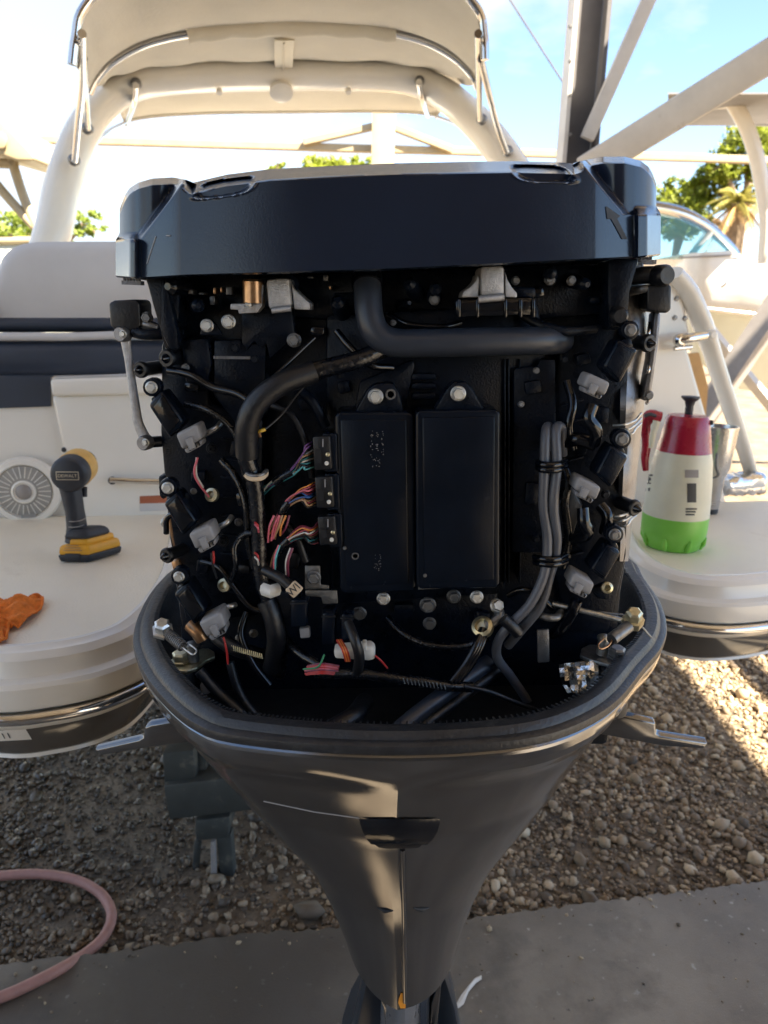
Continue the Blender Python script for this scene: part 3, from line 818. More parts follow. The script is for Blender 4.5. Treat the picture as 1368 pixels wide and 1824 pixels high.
# stern seat: stacked white and navy cushions
def cushion(L, T, Rr, B, d, th, name, mat, rad, parent, crown=0.02):
    """rounded upholstered block; pixels for left/top/right/bottom"""
    n1, n2 = 40, 14
    rows = []
    for j in range(n2 + 1):
        v = j / n2; r_ = []
        for i in range(n1 + 1):
            u = i / n1
            e = min(u, 1 - u) * (Rr - L); f = min(v, 1 - v) * (B - T)
            q = (1 - min(1, e / rad)) ** 2 + (1 - min(1, f / rad)) ** 2
            back = crown * 1.6 * min(1, q) ** 1.5
            bul = crown * 0.5 * math.sin(math.pi * v) * (0.8 + 0.2 * math.sin(u * 23))
            r_.append(atb(L + (Rr - L) * u, T + (B - T) * v, d + back - bul))
        rows.append(r_)
    m = MB(); m.grid(rows)
    ring = [rows[0][i] for i in range(n1 + 1)] + [rows[j][n1] for j in range(1, n2 + 1)] + [rows[n2][i] for i in range(n1 - 1, -1, -1)] + [rows[j][0] for j in range(n2 - 1, 0, -1)]
    m.grid([ring + [ring[0]], [p + BN * th for p in ring + [ring[0]]]])
    return m.build(name, mat, parent, smooth=60)
seat = empty('stern_seat', atb(200, 700, TD + 0.05), None)
seat.parent = boat; seat.location = WL[seat.name] - WL[boat.name]
# upper back with rounded left shoulder
D1 = TD + 0.10
rows = []
topo = [(-8, 565), (-9, 530), (-6, 490), (6, 458), (28, 440), (60, 432), (150, 430), (260, 430), (420, 428), (600, 428), (880, 425)]
tx = [p for p in spline([Vector((a, b, 0)) for a, b in topo], 6)]
for v in np.linspace(0, 1, 12):
    r_ = []
    for p in tx:
        x = p.x + (0 if v < 1 else 0); y = p.y + (566 - p.y) * v
        edge = max(0, 1 - v * max(1, (566 - p.y)) / 16)
        r_.append(atb(x, y, D1 + 0.035 * edge ** 2 - 0.02 * math.sin(math.pi * v) + 0.006 * math.sin(p.x * 0.021) * math.sin(3.1 * v)))
    rows.append(r_)
m = MB(); m.grid(rows); m.grid([[p + BN * 0.14 for p in rows[0]], rows[0]]); m.build('upper_cushion', 'vinyl_white', seat, smooth=70)
cushion(-60, 563, 880, 592, D1 - 0.005, 0.1, 'navy_band', 'vinyl_navy', 14, seat, 0.012)
m = MB().tube([atb(-60, 600, D1 - 0.03), atb(120, 600, D1 - 0.035), atb(240, 596, D1 - 0.035), atb(880, 590, D1 - 0.03)], 0.0095, 10); m.build('piping', 'vinyl_white', seat, smooth=60)
cushion(-60, 606, 880, 675, D1 - 0.035, 0.12, 'navy_cushion', 'vinyl_navy', 16, seat, 0.022)
m = MB().tube([atb(-60, 678, D1 - 0.055), atb(120, 675, D1 - 0.06), atb(240, 670, D1 - 0.06), atb(880, 660, D1 - 0.055)], 0.0065, 10); m.build('piping', 'vinyl_white', seat, smooth=60)

# starboard quarter: moulded panel, gunwale strip, cleat
sq = bplate([(1080, 470), (1196, 478), (1206, 492), (1222, 545), (1230, 590), (1226, 620), (1238, 662), (1262, 745), (1285, 840), (1300, 915), (1080, 915)], TD + 0.03, 0.10, 'quarter_panel', 'gelcoat', boat, bevel=0.014, smooth=50)
for x, y in ((1205, 532), (1202, 566), (1220, 567)):
    c = atb(x, y, TD + 0.03); MB().lathe([(0.007, 0), (0.006, 0.003), (0.002, 0.004)], c, -BN, 10).build('snap_fastener', 'zinc_dull', sq)
gp = [(1200, 486), (1222, 515), (1246, 565), (1262, 610), (1280, 665), (1302, 730), (1322, 790), (1340, 850)]
P = spline([atb(x, y, TD + 0.02 + 0.08 * i / 7) for i, (x, y) in enumerate(gp)], 6)
MB().tube(P, [0.020, 0.024, 0.024, 0.021, 0.020, 0.018, 0.016], 14, flat=1.5, up=tuple(BN)).build('gunwale_strip', 'arch_white', boat, smooth=60)
cl = empty('mooring_cleat', atb(1230, 605, TD - 0.01)); cl.parent = boat; cl.location = WL[cl.name] - WL[boat.name]
MB().tube(spline([atb(1206, 606, TD - 0.01), atb(1230, 602, TD - 0.02), atb(1265, 596, TD - 0.01)], 6), [0.011, 0.013, 0.012, 0.009], 12).build('horn', 'chrome', cl, smooth=60)
MB().lathe([(0.017, 0), (0.017, 0.012), (0.010, 0.018)], atb(1209, 606, TD - 0.005), -BN, 20).build('boss', 'chrome', cl)
MB().tube([atb(1201, 621, TD), atb(1232, 618, TD)], 0.006, 10).build('lower_bar', 'chrome', cl, smooth=60)
MB().lathe([(0.012, 0), (0.014, 0.006), (0.014, 0.02), (0.008, 0.025)], atb(1262, 596, TD), -BN, 16).build('boss', 'gelcoat', cl)

# ---- hull forward of the transom (mostly hidden by the engine and the seat)
m = MB()
hullsec = []
for d, hw, zb in ((TD + 0.06, 1.12, 0.45), (3.2, 1.15, 0.42), (4.8, 1.05, 0.5), (6.0, 0.55, 0.75), (6.6, 0.05, 1.0)):
    c = Vector((0.03, 1.0, 0)) + BN * (d - 1.0); c.z = 0
    zt = 1.12 + 0.02 * d
    hullsec.append([c - BR * hw + Vector((0, 0, zt)), c - BR * hw * 0.97 + Vector((0, 0, zb + 0.35)), c - BR * hw * 0.8 + Vector((0, 0, zb + 0.12)), c + Vector((0, 0, zb)), c + BR * hw * 0.8 + Vector((0, 0, zb + 0.12)), c + BR * hw * 0.97 + Vector((0, 0, zb + 0.35)), c + BR * hw + Vector((0, 0, zt))])
m.grid(hullsec); m.f.append(tuple(range(7)))
m.build('hull', 'gelcoat', boat, smooth=60)

# ---- arch
AD = 3.7
archc = [(30, 640, 3.15), (62, 520, 3.3), (95, 410, 3.42), (112, 330, 3.5), (142, 245, 3.6), (185, 185, 3.66), (250, 148, AD), (360, 137, AD), (500, 134, AD), (650, 135, AD), (730, 142, AD), (790, 168, 3.68), (845, 215, 3.6), (892, 270, 3.5), (940, 345, 3.42), (985, 430, 3.3), (1020, 520, 3.2), (1040, 640, 3.1), (1050, 760, 3.05)]
AP = spline([atb(x, y, d) for x, y, d in archc], 7)
m = MB()
nA = len(AP)
rad = [float(np.interp(i / (nA - 1), [0, 0.18, 0.33, 0.38, 0.52, 0.58, 0.72, 1], [0.068, 0.068, 0.060, 0.058, 0.058, 0.060, 0.066, 0.068])) for i in range(nA)]
m.tube(AP, rad, 20, flat=1.5, up=tuple(BN))
arch = m.build('tower_arch', 'arch_white', boat, smooth=60)
# round lamp recess and small fittings under the crossbar
for (x, y, r_) in ((500, 140, 0.05), (390, 139, 0.013), (618, 139, 0.013)):
    c = atb(x, y, AD); MB().lathe([(r_, 0.0), (r_, 0.016), (r_ * 0.85, 0.02)], c + Vector((0, 0, -0.055)) - BN * 0.04, (-BN * 0.55 + Vector((0, 0, -0.8))), 24).build('courtesy_light', 'arch_white', arch, smooth=30)

# ---- canopy
CP0 = [(128, 108), (134, 60), (150, 5), (230, -70), (370, -108), (500, -118), (640, -108), (770, -70), (848, 5), (862, 55), (864, 100)]
CP1 = [(158, 158), (172, 132), (205, 98), (270, 66), (370, 47), (500, 39), (650, 44), (745, 62), (805, 92), (840, 125), (852, 150)]
CP2 = [(188, 152), (200, 134), (240, 122), (300, 113), (390, 107), (500, 105), (620, 105), (700, 110), (760, 120), (805, 135), (822, 148)]
CP3 = [(222, 220), (228, 212), (260, 205), (320, 200), (400, 197), (500, 196), (600, 195), (680, 195), (740, 197), (772, 202), (778, 208)]
def cline(P, d, n=6): return spline([atb(x, y, d) for x, y in P], n)
DC = (2.45, 3.10, 3.78, 4.62)
L0, L1, L2, L3 = cline(CP0, DC[0]), cline(CP1, DC[1]), cline(CP2, DC[2]), cline(CP3, DC[3])
rows = []
for A_, B_ in ((L0, L1), (L1, L2), (L2, L3)):
    for k in range(8):
        t = k / 8
        r_ = []
        for i, (a, b) in enumerate(zip(A_, B_)):
            p = a.lerp(b, t); u = i / (len(A_) - 1)
            p.z += -0.045 * math.sin(math.pi * t) * math.sin(math.pi * u) + 0.006 * math.sin(u * 47 + t * 3) * math.sin(math.pi * t)
            r_.append(p)
        rows.append(r_)
rows.append(L3)
m = MB(); m.grid(rows)
canopy = m.build('canopy', 'canvas', boat, smooth=80, solid=0.004)
cr = 0.0125
MB().tube([p + Vector((0, 0, -0.016)) for p in L1], cr, 12).build('canopy_bow', 'chrome', canopy, smooth=60)
MB().tube([p + Vector((0, 0, -0.010)) for p in L0], cr, 12).build('canopy_bow', 'chrome', canopy, smooth=60)
MB().tube([p + Vector((0, 0, -0.004)) - BN * 0.02 for p in L2], 0.007, 8).build('canopy_seam', 'vinyl_navy', canopy, smooth=60)
MB().tube([p + Vector((0, 0, -0.008)) for p in L3], 0.011, 10).build('canopy_hem', 'canvas_light', canopy, smooth=60)
# sleeve around the second bow and a strap panel with a zip
i0, i1 = int(len(L1) * 0.37), int(len(L1) * 0.665)
MB().tube([p + Vector((0, 0, -0.016)) + Vector((0, 0, 0.004 * math.sin(i * 1.9))) for i, p in enumerate(L1[i0:i1])], 0.026, 12, flat=1.25).build('bow_sleeve', 'canvas_light', canopy, smooth=60)
P = [atb(488, 44, DC[1] + 0.02), atb(524, 44, DC[1] + 0.02), atb(520, 108, DC[2] - 0.05), atb(490, 108, DC[2] - 0.05)]
P = [p + Vector((0, 0, -0.05)) for p in P]
MB().prism(P, (0, 0.01, 0.006)).build('strap_panel', 'canvas_light', canopy)
MB().tube([P[0].lerp(P[1], 0.5) + Vector((0, -0.01, -0.012)), P[3].lerp(P[2], 0.5) + Vector((0, -0.01, -0.006))], 0.004, 6).build('zip', 'canvas', canopy)
# side frame tubes
def rod(pts, r, name='canopy_rod', mat='chrome', parent=canopy, seg=10):
    return MB().tube(spline([atb(*q) for q in pts], 5), r, seg).build(name, mat, parent, smooth=60)
rod([(146, 60, 2.40), (147, 150, 2.75), (140, 210, 3.0), (133, 286, 3.3)], 0.012)
rod([(148, 100, 2.6), (152, 165, 2.9), (157, 228, 3.32)], 0.011)
rod([(852, 60, 2.4), (853, 130, 2.8), (855, 212, 3.35)], 0.012)
rod([(856, 105, 2.6), (872, 170, 2.9), (886, 225, 3.1), (902, 270, 3.3)], 0.012)
rod([(242, 152, 3.5), (238, 185, 3.7), (228, 214, 4.4)], 0.013)
rod([(746, 146, 3.5), (753, 180, 3.7), (762, 206, 4.4)], 0.013)
rod([(230, 215, 4.6), (190, 235, 4.2), (166, 262, 3.75)], 0.008)
rod([(770, 205, 4.6), (810, 220, 4.2), (845, 248, 3.7)], 0.008)
for x, y, d in ((133, 286, 3.36), (157, 230, 3.38), (857, 214, 3.44), (903, 270, 3.38), (243, 150, 3.6), (746, 146, 3.6)):
    MB().lathe([(0.018, -0.01), (0.022, 0.0), (0.022, 0.018), (0.012, 0.026)], atb(x, y, d), -BN, 14).build('mounting_knuckle', 'zinc_dull', canopy)
for x, y, d in ((146, 95, 2.72), (853, 100, 2.95)):
    MB().tube([atb(x, y - 8, d), atb(x, y + 10, d)], 0.017, 12).build('slide_clamp', 'drill_black', canopy, smooth=60)

# ================================================================== NEIGHBOURING BOATS
nb = empty('neighbour_boat', (at(1320, 520, 7).x, 7.4, 0), 'sunlit white boat with tinted windshield and tower parked at far right', 'boat')
YN = 7.0
def pplate(pts, Y, th, name, mat, parent, bevel=0.0, smooth=35, bseg=2):
    return MB().prism([at(x, y, Y) for x, y in pts], (0, th, 0)).build(name, mat, parent, smooth=smooth, bevel=bevel, bseg=bseg)
rows = []
gx = np.linspace(1188, 1560, 24)
for x in gx:
    tt = (x - 1188) / 372
    bow = max(0, 1 - tt * 6) ** 2
    top_y = np.interp(x, [1188, 1200, 1215, 1300, 1330, 1400, 1560], [500, 470, 452, 446, 462, 466, 470])
    bot_y = np.interp(x, [1188, 1240, 1368, 1560], [520, 547, 563, 580])
    r_ = []
    for v in np.linspace(0, 1, 8):
        r_.append(at(x, top_y + (bot_y - top_y) * v, YN + bow * 1.2 + 0.10 * v - 0.05 * math.sin(v * 3.1)))
    r_.insert(0, r_[0] + Vector((0, 1.6, 0)))
    r_.append(r_[-1] + Vector((0, 0.06, -0.02)))
    keel = np.interp(x, [1188, 1240, 1300, 1560], [575, 640, 690, 735])
    r_.append(at(x, keel, YN + 0.75 + bow))
    rows.append(r_)
m = MB(); m.grid([r_[:10] for r_ in rows]); m.build('hull', 'hull_white', nb, smooth=50)
m = MB(); m.grid([[r_[9], r_[9].lerp(r_[10], 0.5) + Vector((0, 0, -0.03)), r_[10]] for r_ in rows]); m.build('hull_bottom', 'hull_underside', nb, smooth=50)
MB().tube([at(x, np.interp(x, [1240, 1368, 1560], [548, 563, 580]), YN - 0.03) for x in (1240, 1300, 1368, 1560)], 0.022, 8).build('rub_rail', 'chrome', nb, smooth=60)
MB().tube([at(1210, 459, YN - 0.02), at(1320, 454, YN - 0.02)], 0.008, 6).build('deck_seam', 'steel_grey', nb)
MB().tube(spline([at(1284, 512, YN - 0.07), at(1292, 506, YN - 0.09), at(1296, 497, YN - 0.07)], 5), 0.012, 8).build('cleat', 'chrome', nb, smooth=60)
# windshield: curved frame and tinted panes
wf = [(1120, 372), (1160, 370), (1195, 375), (1230, 387), (1265, 408), (1300, 440), (1312, 455)]
MB().tube(spline([at(x, y, YN + 0.5) for x, y in wf], 6), [0.045, 0.045, 0.03], 10, flat=1.3).build('windshield_frame', 'chrome', nb, smooth=60)
rows = []
for x, y in wf:
    rows.append([at(x, y, YN + 0.5), at(x - 4, (y + 462) / 2, YN + 0.42), at(x - 8, 462, YN + 0.35)])
MB().grid(rows).build('windshield_pane', 'windshield_glass', nb, smooth=60)
MB().tube([at(1270, 410, YN + 0.5), at(1232, 452, YN + 0.4)], 0.03, 8).build('windshield_post', 'hull_underside', nb, smooth=60)
# tower tube and dark canvas top
tp = [(1285, 150), (1303, 178), (1328, 222), (1345, 270), (1356, 320), (1364, 370), (1366, 410), (1362, 470)]
MB().tube(spline([at(x, y, 6.4) for x, y in tp], 6), 13 * mpp(1340, 270, 6.4), 14).build('tower_tube', 'arch_white', nb, smooth=60)
MB().tube([at(1258, 187, 6.6), at(1302, 184, 6.4)], 0.035, 10).build('tower_tube', 'arch_white', nb, smooth=60)
m = MB(); m.grid([[at(x, y0, Y_) for x in np.linspace(1190, 1560, 10)] for y0, Y_ in ((165, 5.8), (188, 6.4), (206, 7.0), (222, 7.5))])
tp_ = m.build('tower_canvas', 'tent_dark', nb, smooth=60, solid=0.01)
pplate([(1212, 206), (1560, 213), (1560, 232), (1212, 217)], 7.4, 0.05, 'canvas_valance', 'tent_dark', tp_, bevel=0.01)

lb = empty('hardtop_boat', (at(-60, 300, 6).x, 6.0, 0), 'cream hardtop boat reaching into the left edge above the seat', 'boat')
ht = pplate([(-260, 120), (-120, 150), (0, 213), (22, 234), (58, 274), (63, 282), (58, 287), (30, 286), (0, 275), (-150, 232), (-260, 205)], 5.9, 0.9, 'hardtop', 'steel_cream', lb, bevel=0.03, bseg=3)
MB().lathe([(0.055, 0), (0.055, 0.015), (0.044, 0.02)], at(0, 250, 5.88), (0, -1, 0), 24).build('hardtop_light', 'steel_cream', ht)
for a, b in (((18, 276), (68, 415)), ((-40, 285), (62, 405)), ((-20, 290), (30, 292))):
    MB().tube(spline([at(*a, 6.2), at((a[0] + b[0]) / 2 - 3, (a[1] + b[1]) / 2, 6.2), at(*b, 6.2)], 4), 0.036, 10).build('support_tube', 'steel_cream', lb, smooth=60)
MB().tube([at(-200, 432, 6.2), at(75, 428, 6.2)], 0.03, 10).build('top_rail', 'steel_cream', lb, smooth=60)
pplate([(-260, 436), (70, 432), (70, 470), (60, 640), (-260, 700)], 6.2, 1.5, 'hull', 'hull_underside', lb, bevel=0.05)

# struts of the trailer under the neighbouring boat
tr = empty('boat_trailer', (at(1320, 700, 5.6).x, 5.6, 0), 'grey crossed trailer struts in front of the white neighbouring hull', 'trailer')
def trod(a, b, wpx, Ya, Yb, mat='steel_grey'):
    MB().tube([at(*a, Ya), at(*b, Yb)], wpx * mpp(*a, Ya) / 2, 4, up=(0, 1, 0)).build('strut', mat, tr, smooth=0)
trod((1240, 760), (1480, 400), 50, 5.4, 5.4)
trod((1262, 585), (1420, 780), 22, 6.6, 6.6, 'steel_white')
pb = at(1270, 670, 4.4)
tag(pplate([(1205, 632), (1246, 628), (1262, 690), (1256, 760), (1205, 760)], 4.4, 0.04, 'plywood_board', 'plywood', None, bevel=0.004), 'orange-tan plywood board glimpsed beside the starboard gunwale strip', 'board')

# boat stand under the stern, left of the outboard
bs = empty('boat_stand', onz(380, 1570, 0), 'grey steel boat stand block on a post behind the outboard leg', 'stand')
YB = 1.72
def sp(pts, Y, th, name, parent=bs, mat='trailer_grey', bv=0.008): return pplate(pts, Y, th, name, mat, parent, bevel=bv)
sp([(290, 1400), (520, 1372), (560, 1432), (300, 1462)], YB, 0.13, 'cross_beam')
sp([(288, 1342), (345, 1336), (350, 1398), (292, 1402)], YB + 0.02, 0.09, 'end_stop')
sp([(345, 1338), (368, 1336), (368, 1400), (347, 1404)], YB + 0.05, 0.05, 'upright')
sp([(346, 1462), (410, 1454), (406, 1494), (348, 1500)], YB + 0.02, 0.10, 'collar')
sp([(384, 1490), (412, 1486), (418, 1575), (392, 1578)], YB + 0.03, 0.04, 'leg')
sp([(345, 1500), (358, 1500), (350, 1580), (338, 1580)], YB + 0.05, 0.02, 'leg')
sp([(374, 1500), (383, 1500), (386, 1580), (375, 1584)], YB + 0.02, 0.02, 'leg', mat='steel_grey')

# ================================================================== THE OUTBOARD MOTOR
motor = empty('outboard_motor', (0.02, 0.95, 0.10), 'large grey outboard motor with its top cowl removed, engine exposed', 'outboard motor')
def child_empty(name, loc, parent):
    e = empty(name, loc); e.parent = parent; e.location = WL[e.name] - WL[parent.name]; return e
# ---- lower cowl: rim loop traced on a plane tilted with the motor
K = 0.047
ZRIM = 1.128
def onrim(px, py, dz=0.0):
    v = ray(px, py); z0 = ZRIM + dz - HC
    t = z0 / (v.z - K * v.x)
    return C0 + v * t
rim_px = [(300, 1010), (268, 1045), (244, 1088), (235, 1125), (241, 1160), (264, 1203), (302, 1246), (346, 1278), (400, 1297), (550, 1314), (712, 1320), (870, 1313), (980, 1297), (1060, 1266), (1110, 1230), (1150, 1180), (1180, 1145), (1191, 1108), (1180, 1066), (1150, 1022), (1118, 985)]
rp_ = [onrim(*q) for q in rim_px]
bk = [Vector((0.29, 1.22, 0)), Vector((0.16, 1.34, 0)), Vector((0.02, 1.36, 0)), Vector((-0.12, 1.34, 0)), Vector((-0.25, 1.22, 0))]
loop = [Vector((p.x, p.y, 0)) for p in rp_] + bk
loop = spline(loop + [loop[0]], 6)[:-1]
CC = Vector((0.02, 0.90, 0))
NA = 144
def resample(lp, c):
    """radius of a star-shaped plan loop at NA angles; angle 0 points at the camera (-Y)"""
    an = np.array([math.atan2(p.x - c.x, -(p.y - c.y)) for p in lp]); rd = np.array([(p - c).length for p in lp])
    s = np.argsort(an); an, rd = an[s], rd[s]
    an = np.concatenate([an - 2 * math.pi, an, an + 2 * math.pi]); rd = np.tile(rd, 3)
    th = np.linspace(-math.pi, math.pi, NA, endpoint=False)
    r = np.interp(th, an, rd)
    return [Vector((c.x + math.sin(t) * q, c.y - math.cos(t) * q, 0)) for t, q in zip(th, r)]
RIM = resample(loop, CC)
def inset(lp, o):
    out = []
    n = len(lp)
    for i in range(n):
        t = (lp[(i + 1) % n] - lp[i - 1]); t.normalize()
        out.append(lp[i] + Vector((-t.y, t.x, 0)) * o)
    return out
def inset_dir(lp, of, os_):
    out = []
    n = len(lp)
    for i in range(n):
        t = (lp[(i + 1) % n] - lp[i - 1]); t.normalize()
        d = lp[i] - CC; s2 = min(1.0, (d.x / 0.30) ** 2)
        q = Vector((lp[i].x - CC.x, lp[i].y - CC.y, 0))
        out.append(Vector((CC.x + q.x * (1 - os_ / 0.33), CC.y + q.y * (1 - (of if q.y < 0 else of * 0.8) / 0.31), 0)))
    return out
def rimz(lp, dz): return [Vector((p.x, p.y, ZRIM + dz + K * p.x)) for p in lp]
# silhouette tables of the shell below the rim
silL = ([1120, 1160, 1215, 1270, 1310, 1390, 1460, 1530, 1600, 1690, 1750, 1824, 1950], [236, 243, 264, 302, 346, 424, 502, 560, 601, 640, 656, 672, 685])
silR = ([1120, 1160, 1230, 1290, 1340, 1420, 1480, 1540, 1600, 1680, 1740, 1824, 1950], [1190, 1182, 1154, 1106, 1058, 962, 902, 860, 831, 803, 791, 779, 768])
def shell_level(dz):
    zc = ZRIM + dz
    Yf = float(np.interp(-dz, [0, 0.05, 0.093, 0.15, 0.28, 0.41, 0.6], [0.600, 0.607, 0.628, 0.655, 0.69, 0.71, 0.735]))
    Ys = float(np.interp(-dz, [0, 0.15, 0.3, 0.6], [0.85, 0.86, 0.87, 0.86]))
    py = proj((0, Ys, zc))[1]
    xl = at(float(np.interp(py, *silL)), py, Ys).x; xr = at(float(np.interp(py, *silR)), py, Ys).x
    pk = proj((0.015, Yf, zc))
    xk = at(float(np.interp(pk[1], [1340, 1450, 1510, 1650, 1800], [706, 712, 717, 720, 722])), pk[1], Yf).x
    a = float(np.interp(-dz, [0, 0.06, 0.12, 0.2, 0.3, 0.42], [2.3, 2.1, 1.8, 1.6, 1.75, 2.3])); b = float(np.interp(-dz, [0, 0.06, 0.12, 0.2, 0.3, 0.42], [2.3, 2.1, 1.8, 1.65, 1.7, 2.0]))
    pts = []
    for k in range(41):
        t = (k / 40) ** 0.8
        y = Ys - (Ys - Yf) * max(0.0, 1 - t ** a) ** (1 / b)
        pts.append((t, y))
    left = [Vector((xk + (xl - xk) * t, y, 0)) for t, y in pts]; right = [Vector((xk + (xr - xk) * t, y, 0)) for t, y in pts]
    back = []
    Yb = float(np.interp(-dz, [0, 0.2, 0.6], [1.34, 1.2, 1.08]))
    for k in range(1, 20):
        a_ = math.pi * k / 20
        back.append(Vector(((xl + xr) / 2 + (xr - xl) / 2 * math.cos(a_), Ys + (Yb - Ys) * math.sin(a_), 0)))
    lp = list(reversed(left))[:-1] + right + back
    c = Vector((xk, (Yf + Yb) / 2, 0))
    return resample(lp, c)
def rowz(lp, dz, k=K): return [Vector((p.x, p.y, ZRIM + dz + k * p.x)) for p in lp]
shell_rows = []
base = inset(RIM, -0.001)
for o_, dz in ((0.016, -0.0165), (0.0050, -0.0175), (0.0036, -0.0195), (0.0030, -0.0225), (0.0045, -0.031)):
    shell_rows.append(rowz(inset(RIM, o_), dz))
for dz in np.concatenate([np.linspace(-0.042, -0.20, 22), np.linspace(-0.22, -0.416, 14)]):
    lv = shell_level(dz)
    f = smst(0.05, 0.32, -dz)
    rm = inset_dir(RIM, float(np.interp(-dz, [0.03, 0.05, 0.093, 0.15, 0.28, 0.41], [0.003, 0.009, 0.028, 0.055, 0.09, 0.11])), float(np.interp(-dz, [0.03, 0.05, 0.085, 0.12, 0.2, 0.3, 0.5], [0.002, 0.013, 0.033, 0.060, 0.123, 0.20, 0.24])))
    rows_ = [a.lerp(b, f) for a, b in zip(rm, lv)]
    xk_ = min(rows_, key=lambda p: p.y).x if dz < -0.12 else 0.018
    fw = float(smst(0.03, 0.075, -dz)) * (1 + 0.9 * float(smst(0.2, 0.40, -dz)))
    for p in rows_:
        if p.y < 0.88: p.y += fw * 0.16 * min(abs(p.x - (0.020 + 0.012 * float(smst(0.1, 0.4, -dz)))), 0.10) * float(smst(0.88, 0.78, p.y))
    shell_rows.append(rowz(rows_, dz, K * (1 - 0.6 * f)))
m = MB(); m.grid(shell_rows, closed=True)
cowl = m.build('lower_cowl', 'cowl_paint', motor, smooth=13)
# black groove, then the ribbed rubber seal
m = MB(); m.grid([rimz(inset(RIM, q), z) for q, z in ((0.060, -0.060), (0.040, -0.040), (0.031, -0.015), (0.030, -0.005), (0.026, 0.0015), (0.020, 0.003), (0.013, 0.002), (0.0095, -0.002), (0.0085, -0.0045), (0.0045, -0.005), (0.0015, -0.007), (0.0006, -0.0105), (0.0012, -0.0150), (0.006, -0.0166), (0.009, -0.019))], closed=True)
def seal_mat():
    mm = mk('seal_rubber', (0.020, 0.021, 0.024), 0.40, 0.0, 0.3, 60, 0.35, 260, 0.12, dirt=((0.075, 0.075, 0.072), 42, 0.60))
seal_mat()
seal = m.build('rim_seal', 'seal_rubber', cowl, smooth=40)
# fine teeth along the inner lip of the seal
m = MB()
li = inset(RIM, 0.0275)
for i in range(NA):
    a, b = li[i], li[(i + 1) % NA]
    if a.y > 1.02: continue
    n = max(1, int((b - a).length / 0.0042))
    for k in range(n):
        p = a.lerp(b, k / n); z = ZRIM + K * p.x
        d = (b - a).normalized()
        rot = Matrix((d, Vector((-d.y, d.x, 0)), Vector((0, 0, 1)))).transposed()
        m.box((p.x, p.y, z + 0.0015), (0.0014, 0.005, 0.0016), rot)
m.build('seal_teeth', 'seal_rubber', cowl, smooth=0)['kind'] = 'stuff'
# cowl pan
m = MB(); pan = rimz(inset(RIM, 0.059), -0.059); m.add(pan, [tuple(range(NA))]); m.build('cowl_pan', 'dark_cavity', cowl, smooth=0)
def chit(px, py):
    return surf_hit([cowl], px, py)
def conform(outline, name, mat, parent, lift=0.001, depth=None, inner=None):
    """a thin patch that follows the cowl; outline in pixels as (left,right) pairs per row"""
    rows = []
    for (xa, xb, y, dd) in outline:
        r_ = []
        for k in range(13):
            xx = xa + (xb - xa) * k / 12; h = chit(xx, y) or chit(xx, y - 8) or chit(xx, y - 16) or chit(xx, y - 30)
            r_.append(h[0] + h[1] * dd)
        rows.append(r_)
    return MB().grid(rows).build(name, mat, parent, smooth=60)
# tilt-notch below the seam: proud dark scoop with lips
conform([(640, 784, 1457, 0.0012), (644, 781, 1462, 0.004), (650, 775, 1470, 0.0075), (658, 766, 1482, 0.0085), (664, 758, 1493, 0.0065), (670, 750, 1500, 0.003), (684, 738, 1507, 0.0008)], 'pilot_scoop', 'gloss_black', cowl)
conform([(666, 753, 1500, 0.0018), (676, 745, 1505, 0.003), (690, 733, 1510, 0.001)], 'scoop_lip', 'dark_cavity', cowl)
for xa, xb, yy in ((672, 700, 1619), (736, 764, 1620)):
    h0, h1 = chit(xa, yy - 3), chit(xb, yy + (3 if xa < 700 else -3))
    MB().tube(spline([h0[0] + h0[1] * 0.0002, (h0[0] + h1[0]) / 2 + h0[1] * 0.0005 + Vector((0, 0, -0.002)), h1[0] + h1[1] * 0.0002], 5), [0.0006, 0.0024, 0.0006], 8).build('drain_slit', 'dark_cavity', cowl, smooth=60)
# seam line with chipped paint, and primer showing at the toe
pts = []
for x in np.linspace(470, 640, 20):
    y = np.interp(x, [470, 560, 640], [1427, 1446, 1457]); h = chit(x, y); pts.append(h[0] + h[1] * 0.0002)
MB().tube(pts, 0.0007, 6).build('cowl_seam', 'steel_grey', cowl, smooth=60)
conform([(714, 721, 1768, 0.0008), (711, 721.5, 1776, 0.0008), (709, 722, 1785, 0.0008), (713, 722, 1795, 0.0008)], 'bare_primer', 'orange_primer', cowl)
# centre keel bead
pts = []
for y in np.linspace(1512, 1784, 30):
    x = float(np.interp(y, [1510, 1650, 1800], [717, 720, 722])); h = chit(x, y); pts.append(h[0] - Vector((0, 0.0006, 0)))
MB().tube(pts, 0.0028, 8).build('keel_bead', 'cowl_paint', cowl, smooth=60)

# ---- drive leg below
leg = child_empty('drive_leg', (0.03, 0.9, 0.6), motor)
def legsec(z, x, Yf, Yb, hw):
    pts = []
    for k in range(24):
        a = 2 * math.pi * k / 24; c = math.cos(a); s = math.sin(a)
        yy = (Yf + Yb) / 2 - (Yb - Yf) / 2 * c
        pts.append(Vector((x + hw * (abs(s) ** 0.8) * (1 if s > 0 else -1) * (0.85 + 0.15 * -c), yy, z)))
    return pts
pb_ = at(722, 1796, 0.72)
zz = pb_.z
m = MB(); m.grid([legsec(zz + 0.035, pb_.x, 0.735, 1.0, 0.045), legsec(zz, pb_.x, 0.722, 1.0, 0.030), legsec(zz - 0.1, pb_.x + 0.001, 0.735, 1.0, 0.032), legsec(zz - 0.25, pb_.x + 0.002, 0.75, 1.02, 0.036), legsec(0.36, pb_.x + 0.004, 0.74, 1.06, 0.03)], closed=True)
m.build('exhaust_housing', 'drive_silver', leg, smooth=40)
pl = legsec(0.355, pb_.x + 0.004, 0.60, 1.14, 0.11)
MB().prism(pl, (0, 0, 0.014)).build('anti_ventilation_plate', 'drive_dark', leg, bevel=0.003)
